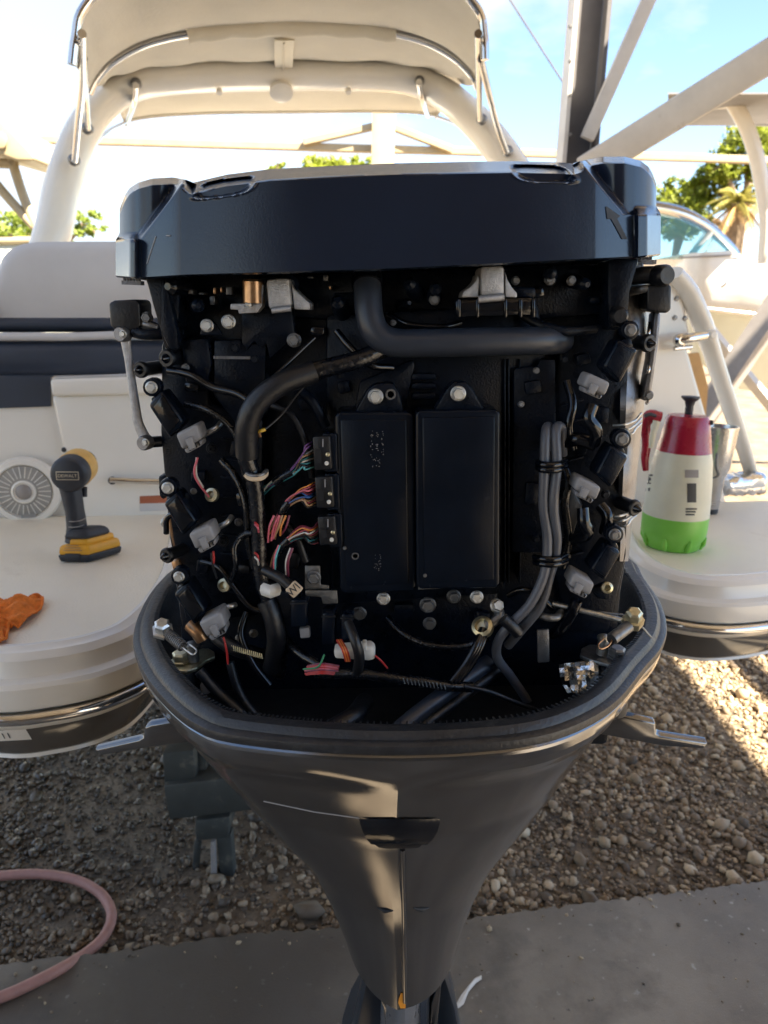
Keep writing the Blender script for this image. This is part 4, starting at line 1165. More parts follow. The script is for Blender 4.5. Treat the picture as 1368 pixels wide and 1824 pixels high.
MB().lathe([(0.004, -0.24), (0.03, -0.2), (0.052, -0.1), (0.055, 0.05), (0.050, 0.16), (0.046, 0.20)], (pb_.x + 0.004, 0.9, 0.22), (0, -1, 0), 24).build('gearcase', 'drive_dark', leg, smooth=40)
MB().prism([Vector((pb_.x, 0.80, 0.2)), Vector((pb_.x, 1.06, 0.2)), Vector((pb_.x, 0.98, 0.02)), Vector((pb_.x, 0.86, 0.02))], (0.012, 0, 0)).build('skeg', 'drive_dark', leg, bevel=0.003)
hb = Vector((pb_.x + 0.004, 0.68, 0.22))
MB().lathe([(0.045, 0), (0.048, 0.05), (0.035, 0.09), (0.01, 0.11)], hb + Vector((0, 0.03, 0)), (0, -1, 0), 20).build('propeller_hub', 'drive_dark', leg, smooth=40)
for k in range(3):
    a = R(40 + 120 * k); u = Vector((math.cos(a), 0, math.sin(a))); v = Vector((-math.sin(a), 0, math.cos(a)))
    rows = [[hb + u * r_ + v * (wv * s) * 0.5 + Vector((0, -s * wv * 0.3, 0)) for s in (-1, -0.3, 0.4, 1)] for r_, wv in ((0.04, 0.06), (0.08, 0.10), (0.13, 0.13), (0.165, 0.10), (0.182, 0.04))]
    MB().grid(rows).build('propeller_blade', 'drive_dark', leg, smooth=60, solid=0.006)
# dark flank plates beside the leg
for pts, Y in (([(655, 1735), (690, 1800), (692, 1900), (618, 1900), (640, 1800)], 0.86), ([(792, 1735), (812, 1800), (830, 1900), (762, 1900), (770, 1800)], 0.86)):
    MB().prism([at(x, y, Y) for x, y in pts], (0, 0.05, 0)).build('flank_plate', 'drive_dark', leg, bevel=0.006)
for pts in ([(662, 1742), (676, 1752), (700, 1800), (706, 1880), (690, 1880), (684, 1800)], [(787, 1742), (779, 1752), (768, 1790), (762, 1880), (776, 1880), (782, 1800)]):
    MB().prism([at(x, y, 0.80) for x, y in pts], (0, 0.06, 0)).build('side_casting', 'cowl_paint', leg, bevel=0.004)

# ---- folded metal wings standing out below the rim
def wing(pts, Y, name='latch_handle'):
    P = [at(x, y, Y) for x, y in pts]
    w_ = MB().prism(P, (0, 0.010, 0.003)).build(name, 'cowl_paint', motor, bevel=0.0025, bseg=3)
    return w_
wl1 = wing([(168, 1336), (246, 1318), (255, 1314), (258, 1296), (268, 1291), (345, 1280), (372, 1318), (262, 1333), (178, 1347)], 0.80)
wr1 = wing([(1085, 1282), (1112, 1276), (1168, 1288), (1169, 1307), (1178, 1311), (1262, 1324), (1254, 1335), (1180, 1330), (1085, 1312), (1062, 1308)], 0.80)

# ---- flywheel cover: front face as a fine height field, wrapped back over the top and sides
def cover():
    NU, NV = 460, 104
    topx = [206, 216, 224, 240, 265, 300, 322, 336, 400, 480, 600, 700, 850, 920, 1000, 1028, 1045, 1080, 1120, 1148, 1163, 1170, 1178]
    topy = [372, 347, 335, 325, 318, 316, 320, 326, 311, 301, 295, 291, 288, 287, 289, 291, 286, 279, 279, 286, 297, 308, 330]
    botx = [206, 250, 330, 700, 1000, 1140, 1178]; boty = [491, 494, 489, 478, 463, 456, 452]
    rows = []
    for j in range(NV):
        v = j / (NV - 1); r_ = []
        for i in range(NU):
            u = i / (NU - 1)
            x0 = 206 + (1177 - 206) * u
            t_, b_ = np.interp(x0, topx, topy), np.interp(x0, botx, boty)
            y = t_ + (b_ - t_) * v
            # silhouette steps on both flanks
            shl = 7 * (1 - smst(413, 430, y)); shr = 8 * (1 - smst(364, 384, y))
            L_, R__ = 206 + shl, 1177 - shr
            x = L_ + (R__ - L_) * u
            # main panel, bowed towards the camera
            Y = 0.712 + 0.020 * ((x - 690) / 400) ** 2
            e1 = max(0, (322 - x) / 115); e2 = max(0, (x - 1062) / 112)
            Y += 0.042 * e1 ** 1.2 + 0.042 * e2 ** 1.2
            Y += 0.004 * (1 - v)                       # slight rake
            tb = (y - t_) / 20.0                       # rolled upper edge
            if tb < 1 and 326 < x < 1040: Y += 0.090 * (1 - tb) * min(1, (x - 326) / 14, (1040 - x) / 14)
            # horns behind the slanted panel ends
            el = 322 - (y - 325) * 0.74; er = 1042 + (y - 292) * 0.80
            hl = 0.832 - 0.058 * math.sqrt(max(0, 1 - ((x - 272) / 62) ** 2)); hr = 0.832 - 0.058 * math.sqrt(max(0, 1 - ((x - 1106) / 64) ** 2))
            dome = 0.075 * max(0, 1 - (y - t_) / 11.0)
            ml = 1 - smst(el - 9, el + 5, x); mr = smst(er - 5, er + 9, x)
            if y < 425: Y = Y * (1 - ml) + max(Y, hl + dome) * ml
            if y < 382: Y = Y * (1 - mr) + max(Y, hr + dome) * mr
            # lower flank blocks
            fl = smst(414, 432, y) * (1 - smst(240, 250, x)); fr = smst(366, 386, y) * smst(1128, 1138, x)
            Yl = 0.752 + 0.0004 * max(0, 246 - x) + 0.0022 * max(0, 232 - x); Yr = 0.752 + 0.0004 * max(0, x - 1134) + 0.0022 * max(0, x - 1152)
            Y = Y * (1 - fl) + Yl * fl; Y = Y * (1 - fr) + Yr * fr
            # hand holds
            for cx, cy, hw, hh, sl in ((401, 334, 52, 16, -0.13), (966, 309, 54, 16, 0.03)):
                dx = (x - cx) / hw; dy = (y - (cy + sl * (x - cx))) / hh
                sk = dx + (0.22 * dy if cx < 700 else -0.25 * dy)
                q = abs(sk) ** 3.5 + abs(dy) ** 3.5
                lip = math.exp(-((q - 1.15) / 0.25) ** 2)
                Y += 0.024 * (1 - smst(0.40, 1.05, q)) - 0.0014 * lip
            r_.append(at(x, y, Y))
        rows.append(r_)
    top_ = []
    for dy, dz in ((0.34, -0.01), (0.22, 0.004), (0.10, 0.004), (0.05, 0.003), (0.022, 0.002), (0.008, 0.0012)):
        top_.append([p + Vector((0, dy, dz)) for p in rows[0]])
    bot_ = []
    for dy, dz in ((0.004, -0.0015), (0.010, 0.001), (0.012, 0.02), (0.34, 0.02)):
        bot_.append([p + Vector((0, dy, dz)) for p in rows[-1]])
    al = top_ + rows + bot_
    m = MB(); m.grid(al)
    for ci in (0, -1):                                # sides
        sd = [r_[ci] for r_ in al]
        m.grid([sd, [Vector((p.x, 1.05, p.z)) for p in sd]])
    return m.build('flywheel_cover', 'cover_haze_blue', motor, smooth=50, fix=True)
cov = cover()
# moulded arrow and rib lines on the cover ends
for rws in ([(1078, 1080, 368), (1079, 1090, 375), (1080, 1104, 385), (1081, 1098, 390)], [(1087, 1098, 389), (1096, 1106, 405), (1107, 1117, 426)]):
    g_ = []
    for xa, xb, y in rws:
        r_ = []
        for k in range(5):
            h = surf_hit([cov], xa + (xb - xa) * k / 4, y); r_.append(h[0] + h[1] * 0.0007)
        g_.append(r_)
    MB().grid(g_).build('arrow_mark', 'dark_cavity', cov, smooth=60)
for a, b in (((278, 421), (262, 470)), ((296, 420), (304, 420))):
    h0, h1 = surf_hit([cov], *a), surf_hit([cov], *b)
    MB().tube([h0[0], h1[0]], 0.0007, 6).build('moulded_line', 'grey_metal', cov)
# toothed ring gear showing under the cover's ends
for xa, xb, y, Y in ((222, 252, 497, 0.82), (1138, 1164, 460, 0.82)):
    m = MB()
    for x in np.arange(xa, xb, 5.2):
        p = at(x, y, Y); m.box(p, (0.0015, 0.006, 0.007))
    p0, p1 = at(xa - 2, y + 7, Y), at(xb + 2, y + 7, Y)
    m.box((p0 + p1) / 2, ((p1 - p0).length, 0.012, 0.004))
    m.build('ring_gear', 'grey_metal', motor)

# ---- engine block and its large dark masses
def eplate(pts, Y, th, name, mat='engine_black', parent=motor, bevel=0.003, bseg=2, smooth=35):
    return MB().prism([at(x, y, Y) for x, y in pts], (0, th, 0)).build(name, mat, parent, smooth=smooth, bevel=bevel, bseg=bseg)
block = eplate([(262, 470), (300, 610), (286, 770), (300, 960), (318, 1100), (330, 1330), (1085, 1330), (1108, 1060), (1120, 990), (1120, 760), (1120, 520), (1120, 455)], 0.815, 0.30, 'engine_block', bevel=0.008)
# left cylinder head casting with stepped faces
eplate([(286, 605), (350, 600), (372, 640), (372, 720), (470, 745), (462, 1100), (330, 1112), (300, 960), (284, 770)], 0.795, 0.04, 'cylinder_head', bevel=0.006)
eplate([(381, 606), (428, 605), (430, 612), (474, 612), (470, 742), (432, 770), (381, 705)], 0.785, 0.05, 'head_casting', 'engine_black', bevel=0.004)
eplate([(430, 545), (520, 548), (526, 600), (480, 640), (474, 612), (466, 622), (452, 608), (440, 625), (430, 612)], 0.782, 0.04, 'thermostat_housing', bevel=0.003)
eplate([(380, 634), (446, 635), (446, 640), (380, 639)], 0.7845, 0.004, 'casting_line', 'grey_metal', bevel=0)
# tall gusset on the left under the cover
eplate([(256, 490), (322, 490), (318, 590), (308, 640), (292, 620), (276, 560)], 0.775, 0.04, 'gusset', bevel=0.004)
eplate([(288, 495), (300, 520), (316, 590), (318, 625), (300, 622), (284, 588)], 0.765, 0.02, 'gusset_rib', 'engine_black', bevel=0.004)
eplate([(1082, 462), (1142, 458), (1124, 520), (1120, 585), (1086, 590), (1082, 540)], 0.770, 0.05, 'gusset', bevel=0.005)
eplate([(1091, 545), (1108, 545), (1112, 580), (1088, 584)], 0.764, 0.01, 'gusset_slot', 'dark_cavity', bevel=0.003)
p = at(1100, 563, 0.758); MB().lathe([(0.009, 0), (0.009, 0.006), (0.006, 0.01)], p, (0, -1, 0), 16).build('plug', 'rubber', motor, smooth=40)
# right cylinder head: pale machined flank seen at a slant
rows = []
for x, dy in ((1108, 0.0), (1122, -0.004), (1136, 0.0), (1148, 0.012), (1158, 0.035), (1164, 0.10)):
    r_ = []
    for y in np.linspace(505, 1000, 16):
        xx = x + (560 - y) * 0.082 * ((x - 1108) / 56 + 0.25) if y > 560 else x
        r_.append(at(xx, y, 0.80 + dy + 0.01 * math.sin(y * 0.05)))
    rows.append(r_)
m = MB(); m.grid(rows); m.build('head_flank', 'grey_metal', motor, smooth=50, solid=0.006)
eplate([(1000, 600), (1120, 560), (1122, 760), (1118, 990), (1085, 1130), (1010, 1130), (985, 1000), (985, 700)], 0.80, 0.05, 'cylinder_head', bevel=0.006)
eplate([(920, 655), (958, 652), (962, 640), (990, 640), (990, 985), (912, 985), (916, 660)], 0.783, 0.03, 'coil_plate', bevel=0.003)
for x in (905, 925, 898):
    eplate([(x, 640), (x + 3, 640), (x + 3, 1040), (x, 1040)], 0.786, 0.03, 'valley_rib', 'engine_black', bevel=0.001)
# centre mass behind the control units
eplate([(580, 560), (960, 540), (975, 640), (900, 690), (900, 1060), (590, 1080), (580, 800)], 0.790, 0.04, 'intake_casting', bevel=0.006)
for y in (665, 682, 700):
    eplate([(735, y), (775, y), (778, y + 12), (732, y + 12)], 0.781, 0.01, 'casting_step', 'engine_black', bevel=0.002)
eplate([(640, 680), (735, 640), (740, 650), (720, 740), (630, 742)], 0.783, 0.012, 'casting_web', 'engine_black', bevel=0.004)
# upper shelf of small fittings between cover and hose
eplate([(440, 492), (980, 470), (1080, 470), (1080, 560), (970, 570), (820, 580), (700, 580), (440, 560)], 0.80, 0.05, 'upper_casting', bevel=0.006)
for x, y, r_, mt in ((505, 512, 20, 'engine_black'), (745, 525, 15, 'engine_black'), (712, 545, 10, 'gloss_black'), (610, 558, 16, 'engine_black'), (774, 534, 14, 'engine_black'), (979, 498, 14, 'engine_black'), (1018, 500, 13, 'engine_black'), (352, 545, 14, 'engine_black'), (330, 512, 18, 'gloss_black')):
    c = at(x, y, 0.795); k = r_ * mpp(x, y, 0.78)
    MB().lathe([(k, 0), (k, 0.014), (k * 0.8, 0.020), (k * 0.8, 0.028), (k * 0.35, 0.032)], c, (random.uniform(-0.4, 0.4), -1, random.uniform(-0.2, 0.5)), 20).build('casting_boss', mt, motor, smooth=35)
eplate([(318, 605), (372, 600), (378, 650), (366, 700), (330, 690)], 0.783, 0.03, 'casting_pad', 'engine_black', bevel=0.006)
eplate([(486, 1050), (600, 1060), (890, 1050), (880, 1125), (700, 1150), (500, 1140)], 0.800, 0.03, 'lower_casting', 'engine_black', bevel=0.006)

# ---- fasteners
BOLT = {}
def bolt(px, py, Y, rpx, mat='zinc', parent=motor, dirv=(0, -1, 0), style='hex'):
    key = (mat, style)
    if key not in BOLT:
        m = MB()
        m.lathe([(1.0, 0), (1.0, 0.16), (0.86, 0.30)], (0, 0, 0), (0, -1, 0), 20)
        if style == 'hex':
            m.lathe([(0.80, 0.26), (0.80, 0.80), (0.70, 0.92), (0.55, 0.93), (0.50, 0.86), (0.02, 0.86)], (0, 0, 0), (0, -1, 0), 6)
        else:
            m.lathe([(0.62, 0.2), (0.60, 0.55), (0.50, 0.70), (0.26, 0.72), (0.24, 0.45), (0.01, 0.45)], (0, 0, 0), (0, -1, 0), 16)
        c = Vector((0, 0, 0)); me = bpy.data.meshes.new('bolt')
        me.from_pydata([Vector(v) for v in m.v], [], m.f)
        me.materials.append(MATS[mat]); me.polygons.foreach_set('use_smooth', [True] * len(me.polygons)); me.set_sharp_from_angle(angle=R(30))
        BOLT[key] = me
    o = bpy.data.objects.new('bolt', BOLT[key]); col.objects.link(o)
    p = at(px, py, Y); k = rpx * mpp(px, py, Y)
    o.parent = parent; o.location = p - WL[parent.name]; o.scale = (k, k, k)
    q = Vector((0, -1, 0)).rotation_difference(Vector(dirv).normalized())
    o.rotation_euler = (q @ Matrix.Rotation(random.uniform(0, 1), 3, 'Y').to_quaternion()).to_euler()
    WL[o.name] = p
    return o
eplate([(354, 597), (358, 585), (366, 567), (374, 566), (384, 577), (397, 597)], 0.768, 0.006, 'bolt_tab', 'engine_black', bevel=0.002)
for (x, y, Y, r_, mt) in ((369, 580, 0.766, 12, 'zinc'), (407, 573, 0.766, 13, 'zinc'), (524, 606, 0.77, 13, 'zinc_dull'), (262, 566, 0.79, 11, 'zinc_dull'), (774, 534, 0.775, 10, 'zinc_dull'), (918, 500, 0.78, 8, 'zinc_dull'), (979, 498, 0.775, 10, 'zinc_dull'), (1018, 500, 0.775, 9, 'zinc_dull'), (295, 931, 0.80, 9, 'zinc'), (762, 1077, 0.775, 15, 'zinc_dull'), (765, 1110, 0.785, 12, 'zinc_dull'), (808, 1062, 0.785, 13, 'zinc_dull'), (640, 1092, 0.79, 13, 'zinc_dull'), (1136, 476, 0.80, 10, 'zinc_dull'), (452, 1128, 0.79, 8, 'zinc_dull'), (427, 1137, 0.79, 8, 'zinc_dull'), (1177, 493, 0.80, 9, 'grey_metal')):
    bolt(x, y, Y, r_, mt)
for x, y in ((378, 798), (398, 963)):
    bolt(x, y, 0.775, 11, 'engine_black', style='torx')

# ---- control units
def unit(pts, Y, tab, bolts, name):
    u = eplate(pts, Y, 0.05, name, 'box_black', motor, bevel=0.004, bseg=3)
    eplate(tab, Y + 0.012, 0.02, 'mounting_tab', 'engine_black', u, bevel=0.003)
    for x, y, r_ in bolts: bolt(x, y, Y + 0.009, r_, 'zinc', u)
    return u
uL = unit([(595, 740), (604, 734), (728, 734), (738, 742), (742, 1046), (736, 1054), (612, 1058), (606, 1050)], 0.742, [(625, 745), (655, 692), (668, 684), (700, 682), (712, 700), (722, 745)], [(669, 706, 14), (683, 1066, 12)], 'control_unit')
uR = unit([(740, 738), (746, 732), (884, 730), (891, 736), (890, 1040), (884, 1048), (750, 1050), (742, 1044)], 0.732, [(768, 740), (796, 692), (808, 680), (830, 680), (842, 692), (868, 738)], [(816, 701, 14), (849, 1063, 12)], 'control_unit')
# raised lids
eplate([(606, 748), (724, 748), (728, 1040), (616, 1044)], 0.7405, 0.004, 'lid', 'box_black', uL, bevel=0.0015)
eplate([(752, 744), (882, 742), (880, 1034), (756, 1038)], 0.7300, 0.004, 'lid', 'box_black', uR, bevel=0.0015)
MB().lathe([(0.0038, 0.0), (0.0038, 0.0012), (0.0026, 0.0012), (0.0024, 0)], at(633, 990, 0.7402), (0, -1, 0), 20).build('moulded_ring', 'grey_metal', uL)
MB().lathe([(0.0052, 0.0), (0.0052, 0.003), (0.0034, 0.003), (0.0032, 0)], at(696, 702, 0.752), (0, -1, 0), 20).build('eyelet', 'zinc_dull', uL)
MB().lathe([(0.002, 0.0), (0.0018, 0.0012), (0.0004, 0.0014)], at(614, 976, 0.7402), (0, -1, 0), 10).build('moulded_dot', 'zinc_dull', uL)
MB().lathe([(0.002, 0.0), (0.0018, 0.0012), (0.0004, 0.0014)], at(757, 1025, 0.7300), (0, -1, 0), 10).build('moulded_dot', 'zinc_dull', uR)
# worn, illegible raised print: rows of tiny specks running up the lid
m = MB()
for x0_, x1_, y0_, y1_, n in ((660, 684, 766, 812, 34), (662, 676, 812, 836, 14), (668, 678, 985, 1020, 20)):
    for k in range(n):
        p = at(x0_ + (x1_ - x0_) * random.choice((0.1, 0.5, 0.9)) + random.uniform(-2, 2), random.uniform(y0_, y1_), 0.7402)
        m.box(p, (random.uniform(0.0003, 0.0008), 0.0004, random.uniform(0.0003, 0.0007)))
m.build('worn_print', 'cast_aluminium', uL, smooth=0)['kind'] = 'stuff'
eplate([(745, 1046), (790, 1044), (790, 1048), (745, 1050)], 0.740, 0.004, 'spacer', 'zinc_dull', uR, bevel=0)

# ---- wiring connectors on the left flank of the control unit
def tubes(pts, r, name, mat, parent, n=7, seg=8):
    return MB().tube(spline([at(*q) for q in pts], n), r, seg).build(name, mat, parent, smooth=60)
plugs = ((556, 778, 838), (560, 850, 906), (565, 921, 972))
for k, (x, y0_, y1_) in enumerate(plugs):
    c = eplate([(x, y0_), (x + 32, y0_ - 2), (x + 36, y1_ - 2), (x + 4, y1_)], 0.735, 0.035, 'wire_plug', 'rubber', motor, bevel=0.002)
    eplate([(x + 18, y0_ - 6), (x + 44, y0_ - 6), (x + 46, y1_ + 3), (x + 21, y1_ + 3)], 0.739, 0.035, 'plug_shell', 'box_black', c, bevel=0.002)
    eplate([(x + 6, y0_ + 22), (x + 16, y0_ + 22), (x + 17, y1_ - 14), (x + 7, y1_ - 14)], 0.7335, 0.003, 'plug_window', 'dark_cavity', c, bevel=0)
    for dx, dy, mt in ((28, (y1_ - y0_) * 0.52, 'zinc_gold'), (26, (y1_ - y0_) * 0.78, 'connector_white')):
        MB().lathe([(0.0021, 0), (0.0021, 0.002), (0.0009, 0.0025)], at(x + dx, y0_ + dy, 0.7345), (0, -1, 0), 10).build('plug_pin', mt, c)
    eplate([(x + 18, y0_ + 4), (x + 20, y0_ + 4), (x + 20, y0_ + 18), (x + 18, y0_ + 18)], 0.7335, 0.002, 'plug_latch', 'connector_grey', c, bevel=0)
WR = 0.00085
b1 = ['purple', 'purple', 'black', 'white', 'tan', 'teal', 'white', 'teal', 'black', 'cyan']
b2 = ['orange', 'pink', 'pink', 'maroon', 'blue', 'blue', 'tan', 'pink', 'tan', 'black']
b3 = ['maroon', 'pink', 'orange', 'white', 'pink', 'tan', 'black', 'teal', 'black', 'maroon']
for bi, (bcols, (x, y0_, y1_), mid, low, end) in enumerate(((b1, plugs[0], (518, 838), (488, 860), (462, 880)), (b2, plugs[1], (512, 892), (498, 920), (484, 955)), (b3, plugs[2], (512, 958), (494, 985), (484, 1015)))):
    for k, cname in enumerate(bcols):
        f = k / (len(bcols) - 1); sy = y0_ + 8 + (y1_ - y0_ - 14) * f
        j = lambda s: random.uniform(-s, s)
        Yj = 0.738 + random.uniform(-0.006, 0.006)
        pts = [(x + 2, sy, 0.748), (x - 12 + j(3), sy + 4 + j(2) + 6 * (1 - f), Yj), ((x + mid[0]) / 2 + j(4), (sy * 0.45 + mid[1] * 0.55) + j(4) - 4, Yj), (mid[0] + j(4) + 6 * f, mid[1] + j(3) + 6 * f, 0.742), (low[0] + j(6), low[1] + j(6), 0.748), (end[0] + j(8), end[1] + j(8), 0.755)]
        tubes(pts, WR * random.uniform(0.85, 1.15), 'wire', 'wire_' + cname, motor, 6, 6)
    # taped stretch of each bundle
    tubes([(mid[0] + 2, mid[1] + 2, 0.744), ((mid[0] + low[0]) / 2, (mid[1] + low[1]) / 2, 0.745), (low[0] + 2, low[1], 0.748)], 0.0042, 'bundle_tape', 'tape_black', motor, 5, 10)
for x0_, y0_, cs_ in ((486, 930, ['pink', 'pink', 'pink', 'tan', 'orange', 'maroon']), (488, 985, ['pink', 'cyan']), (508, 990, ['white', 'maroon', 'maroon'])):
    for k, cname in enumerate(cs_):
        dx = k * 4.2 + random.uniform(-3, 3); x0_ += random.uniform(-1, 1)
        tubes([(x0_ + 4 + dx, y0_ - 12, 0.742), (x0_ + dx - 2 + random.uniform(-4, 4), y0_ + 8, 0.738 + random.uniform(-.004, .004)), (x0_ - 8 + dx * random.uniform(0.5, 1.6), y0_ + 36 - 3 * k, 0.744)] if len(cs_) > 4 else [(x0_ + 8 + dx, y0_ - 14, 0.742), (x0_ + dx, y0_ + 10, 0.738), (x0_ + dx, y0_ + 36, 0.744)], 0.0011, 'wire', 'wire_' + cname, motor, 5, 6)
for cname, y in (('red', 936), ('pink', 940), ('red', 990), ('white', 998)):
    tubes([(454, y - 6, 0.742), (459, y, 0.736), (461, y + 10, 0.744)], 0.0011, 'wire', 'wire_' + cname, motor, 5, 6)

# ---- main harness loom
tubes([(690, 618, 0.765), (640, 640, 0.755), (560, 662, 0.748), (495, 690, 0.742), (456, 722, 0.738), (437, 762, 0.738), (438, 810, 0.742), (452, 850, 0.745)], [0.009, 0.012, 0.0145, 0.0155, 0.0155, 0.0145, 0.0125][0], 'harness_loom', 'tape_black', motor, 10, 14)
tubes([(560, 662, 0.742), (500, 684, 0.732), (458, 718, 0.728), (440, 760, 0.730), (440, 812, 0.738)], 0.0112, 'harness_loom', 'rubber', motor, 10, 14)
tubes([(452, 850, 0.745), (458, 900, 0.748), (462, 960, 0.75), (466, 1030, 0.75), (488, 1090, 0.75), (500, 1150, 0.755), (495, 1200, 0.77)], 0.0085, 'harness_loom', 'tape_black', motor, 10, 12)
tubes([(474, 1070, 0.745), (486, 1100, 0.742), (492, 1140, 0.745), (484, 1190, 0.76)], 0.010, 'harness_loom', 'rubber', motor, 8, 12)
tubes([(640, 630, 0.755), (560, 650, 0.745), (520, 672, 0.742)], 0.0028, 'vacuum_line', 'gloss_black', motor)
tubes([(560, 602, 0.765), (520, 640, 0.75), (470, 690, 0.735), (446, 730, 0.730)], 0.0022, 'vacuum_line', 'gloss_black', motor)
tubes([(600, 640, 0.76), (540, 690, 0.75), (500, 740, 0.748), (468, 768, 0.736)], 0.0012, 'wire', 'wire_black', motor)
tubes([(472, 765, 0.735), (464, 768, 0.733), (458, 772, 0.734)], 0.0019, 'wire_end', 'wire_yellow', motor)
tubes([(466, 767, 0.733), (462, 772, 0.733), (464, 778, 0.735)], 0.0016, 'wire_end', 'copper', motor)
for k in range(3):
    MB().tube(spline([at(437, 840 + k * 3, 0.742), at(444, 846 + k * 3, 0.733), at(456, 848 + k * 3, 0.730), at(468, 845 + k * 3, 0.733), at(475, 838 + k * 3, 0.742)], 5), 0.0022, 8).build('tape_ring', 'tag_tan' if k else 'zinc_dull', motor, smooth=60)
MB().tube([at(470, 1050, 0.742), at(482, 1054, 0.733), at(494, 1050, 0.742)], 0.0052, 8, flat=1.4, up=(0, 0, 1)).build('white_tape', 'connector_white', motor, smooth=60)
# tan marking tag with W-shaped letters
tg = eplate([(507, 1052), (524, 1036), (540, 1050), (523, 1067)], 0.724, 0.006, 'marking_tag', 'tag_tan', motor, bevel=0.0015)
xd = (at(530, 1043, 0.7235) - at(514, 1059, 0.7235)).normalized()
text('WI', 'tag_lettering', 0.0115, at(523, 1051, 0.7236), xd, Vector((0, -1, 0)).cross(xd), 'print_dark', tg)
tubes([(470, 1015, 0.745), (500, 1030, 0.735), (522, 1048, 0.729)], 0.0055, 'harness_branch', 'rubber', motor)
# gold eyelets along the left head
for x, y in ((380, 882), (402, 1042)):
    MB().lathe([(0.0072, 0), (0.0072, 0.005), (0.0042, 0.006), (0.0036, 0.001)], at(x, y, 0.772), (-0.3, -1, 0.3), 18).build('brass_eyelet', 'zinc_gold', motor, smooth=40)
tubes([(352, 815, 0.742), (346, 840, 0.745), (352, 858, 0.752), (372, 885, 0.768)], 0.0012, 'wire', 'wire_pink', motor)
tubes([(350, 815, 0.742), (350, 845, 0.747), (362, 868, 0.758)], 0.0010, 'wire', 'wire_white', motor)
tubes([(376, 985, 0.742), (380, 1010, 0.745), (386, 1030, 0.75)], 0.0012, 'wire', 'wire_black', motor)
tubes([(380, 982, 0.742), (381, 998, 0.743), (379, 1006, 0.746)], 0.0012, 'wire', 'wire_red', motor)
tubes([(430, 955, 0.752), (418, 975, 0.747), (420, 1010, 0.747), (412, 1035, 0.76)], 0.0028, 'harness_branch', 'tape_black', motor)
tubes([(458, 950, 0.748), (440, 950, 0.750), (424, 960, 0.752)], 0.0035, 'harness_branch', 'tape_black', motor)
tubes([(398, 1135, 0.735), (404, 1160, 0.735), (406, 1182, 0.742)], 0.0012, 'wire', 'wire_red', motor)
tubes([(394, 1135, 0.735), (402, 1150, 0.735), (405, 1168, 0.738)], 0.0011, 'wire', 'wire_black', motor)

# ---- coolant hose
tubes([(654, 486, 0.782), (655, 520, 0.768), (658, 560, 0.760), (670, 592, 0.756), (700, 610, 0.755), (760, 611, 0.755), (860, 609, 0.758), (972, 607, 0.772), (1000, 606, 0.80)], 0.0135, 'coolant_hose', 'hose_grey', motor, 10, 20)
MB().tube([at(655, 496, 0.778), at(655, 510, 0.772)], 0.0158, 20).build('hose_clamp', 'gloss_black', motor, smooth=40)

# ---- bare aluminium brackets under the cover
br = eplate([(473, 497), (516, 494), (520, 548), (478, 552)], 0.752, 0.05, 'lifting_bracket', 'cast_aluminium', motor, bevel=0.004)
eplate([(519, 505), (524, 515), (540, 530), (552, 540), (552, 552), (524, 551)], 0.757, 0.04, 'bracket_flange', 'cast_aluminium', br, bevel=0.003)
MB().tube([at(484, 553, 0.752), at(518, 549, 0.752)], 0.003, 8).build('bracket_foot', 'cast_aluminium', br, smooth=60)
br2 = eplate([(855, 474), (899, 472), (899, 528), (857, 530)], 0.745, 0.05, 'lifting_bracket', 'cast_aluminium', motor, bevel=0.004)
eplate([(851, 486), (848, 500), (836, 512), (826, 518), (822, 530), (852, 530), (856, 500)], 0.749, 0.045, 'bracket_flange', 'cast_aluminium', br2, bevel=0.003)
eplate([(900, 484), (904, 498), (912, 512), (921, 522), (921, 530), (900, 529)], 0.749, 0.045, 'bracket_flange', 'cast_aluminium', br2, bevel=0.003)
MB().tube([at(852, 533, 0.744), at(898, 529, 0.744)], 0.0035, 8).build('bracket_foot', 'cast_aluminium', br2, smooth=60)
cl_ = eplate([(810, 533), (954, 528), (957, 562), (812, 566)], 0.750, 0.03, 'clamp_block', 'gloss_black', motor, bevel=0.004)
for x in (815, 848, 898, 925, 948):
    eplate([(x, 532), (x + 6, 532), (x + 6, 566), (x, 566)], 0.7475, 0.006, 'clamp_rib', 'gloss_black', cl_, bevel=0.0015)
eplate([(905, 518), (920, 510), (955, 512), (955, 530), (912, 531)], 0.765, 0.03, 'stay_plate', 'engine_black', motor, bevel=0.003)
MB().lathe([(0.0105, 0), (0.0105, 0.020), (0.0088, 0.022)], at(452, 540, 0.768), (0, 0, 1), 20).build('solenoid_barrel', 'copper', motor, smooth=40)
eplate([(410, 541), (462, 540), (466, 506), (470, 507), (467, 545), (458, 557), (425, 559), (424, 552), (410, 551)], 0.762, 0.018, 'solenoid_bracket', 'cast_aluminium', motor, bevel=0.0015)
bolt(443, 546, 0.760, 8, 'zinc', dirv=(0, -0.4, 1))
for x, y, w_, h_ in ((382, 518, 5, 12), (394, 516, 4, 10), (408, 518, 12, 15), (378, 535, 9, 16), (337, 520, 12, 8), (358, 523, 10, 4), (580, 495, 9, 12), (588, 512, 4, 8), (552, 494, 10, 3)):
    eplate([(x - w_ / 2, y - h_ / 2), (x + w_ / 2, y - h_ / 2), (x + w_ / 2, y + h_ / 2), (x - w_ / 2, y + h_ / 2)], 0.785, 0.02, 'small_fitting', 'zinc_dull' if w_ > 8 else 'copper', motor, bevel=0.001)
eplate([(592, 522), (640, 520), (640, 545), (594, 548)], 0.788, 0.02, 'sensor_pad', 'engine_black', motor, bevel=0.003)

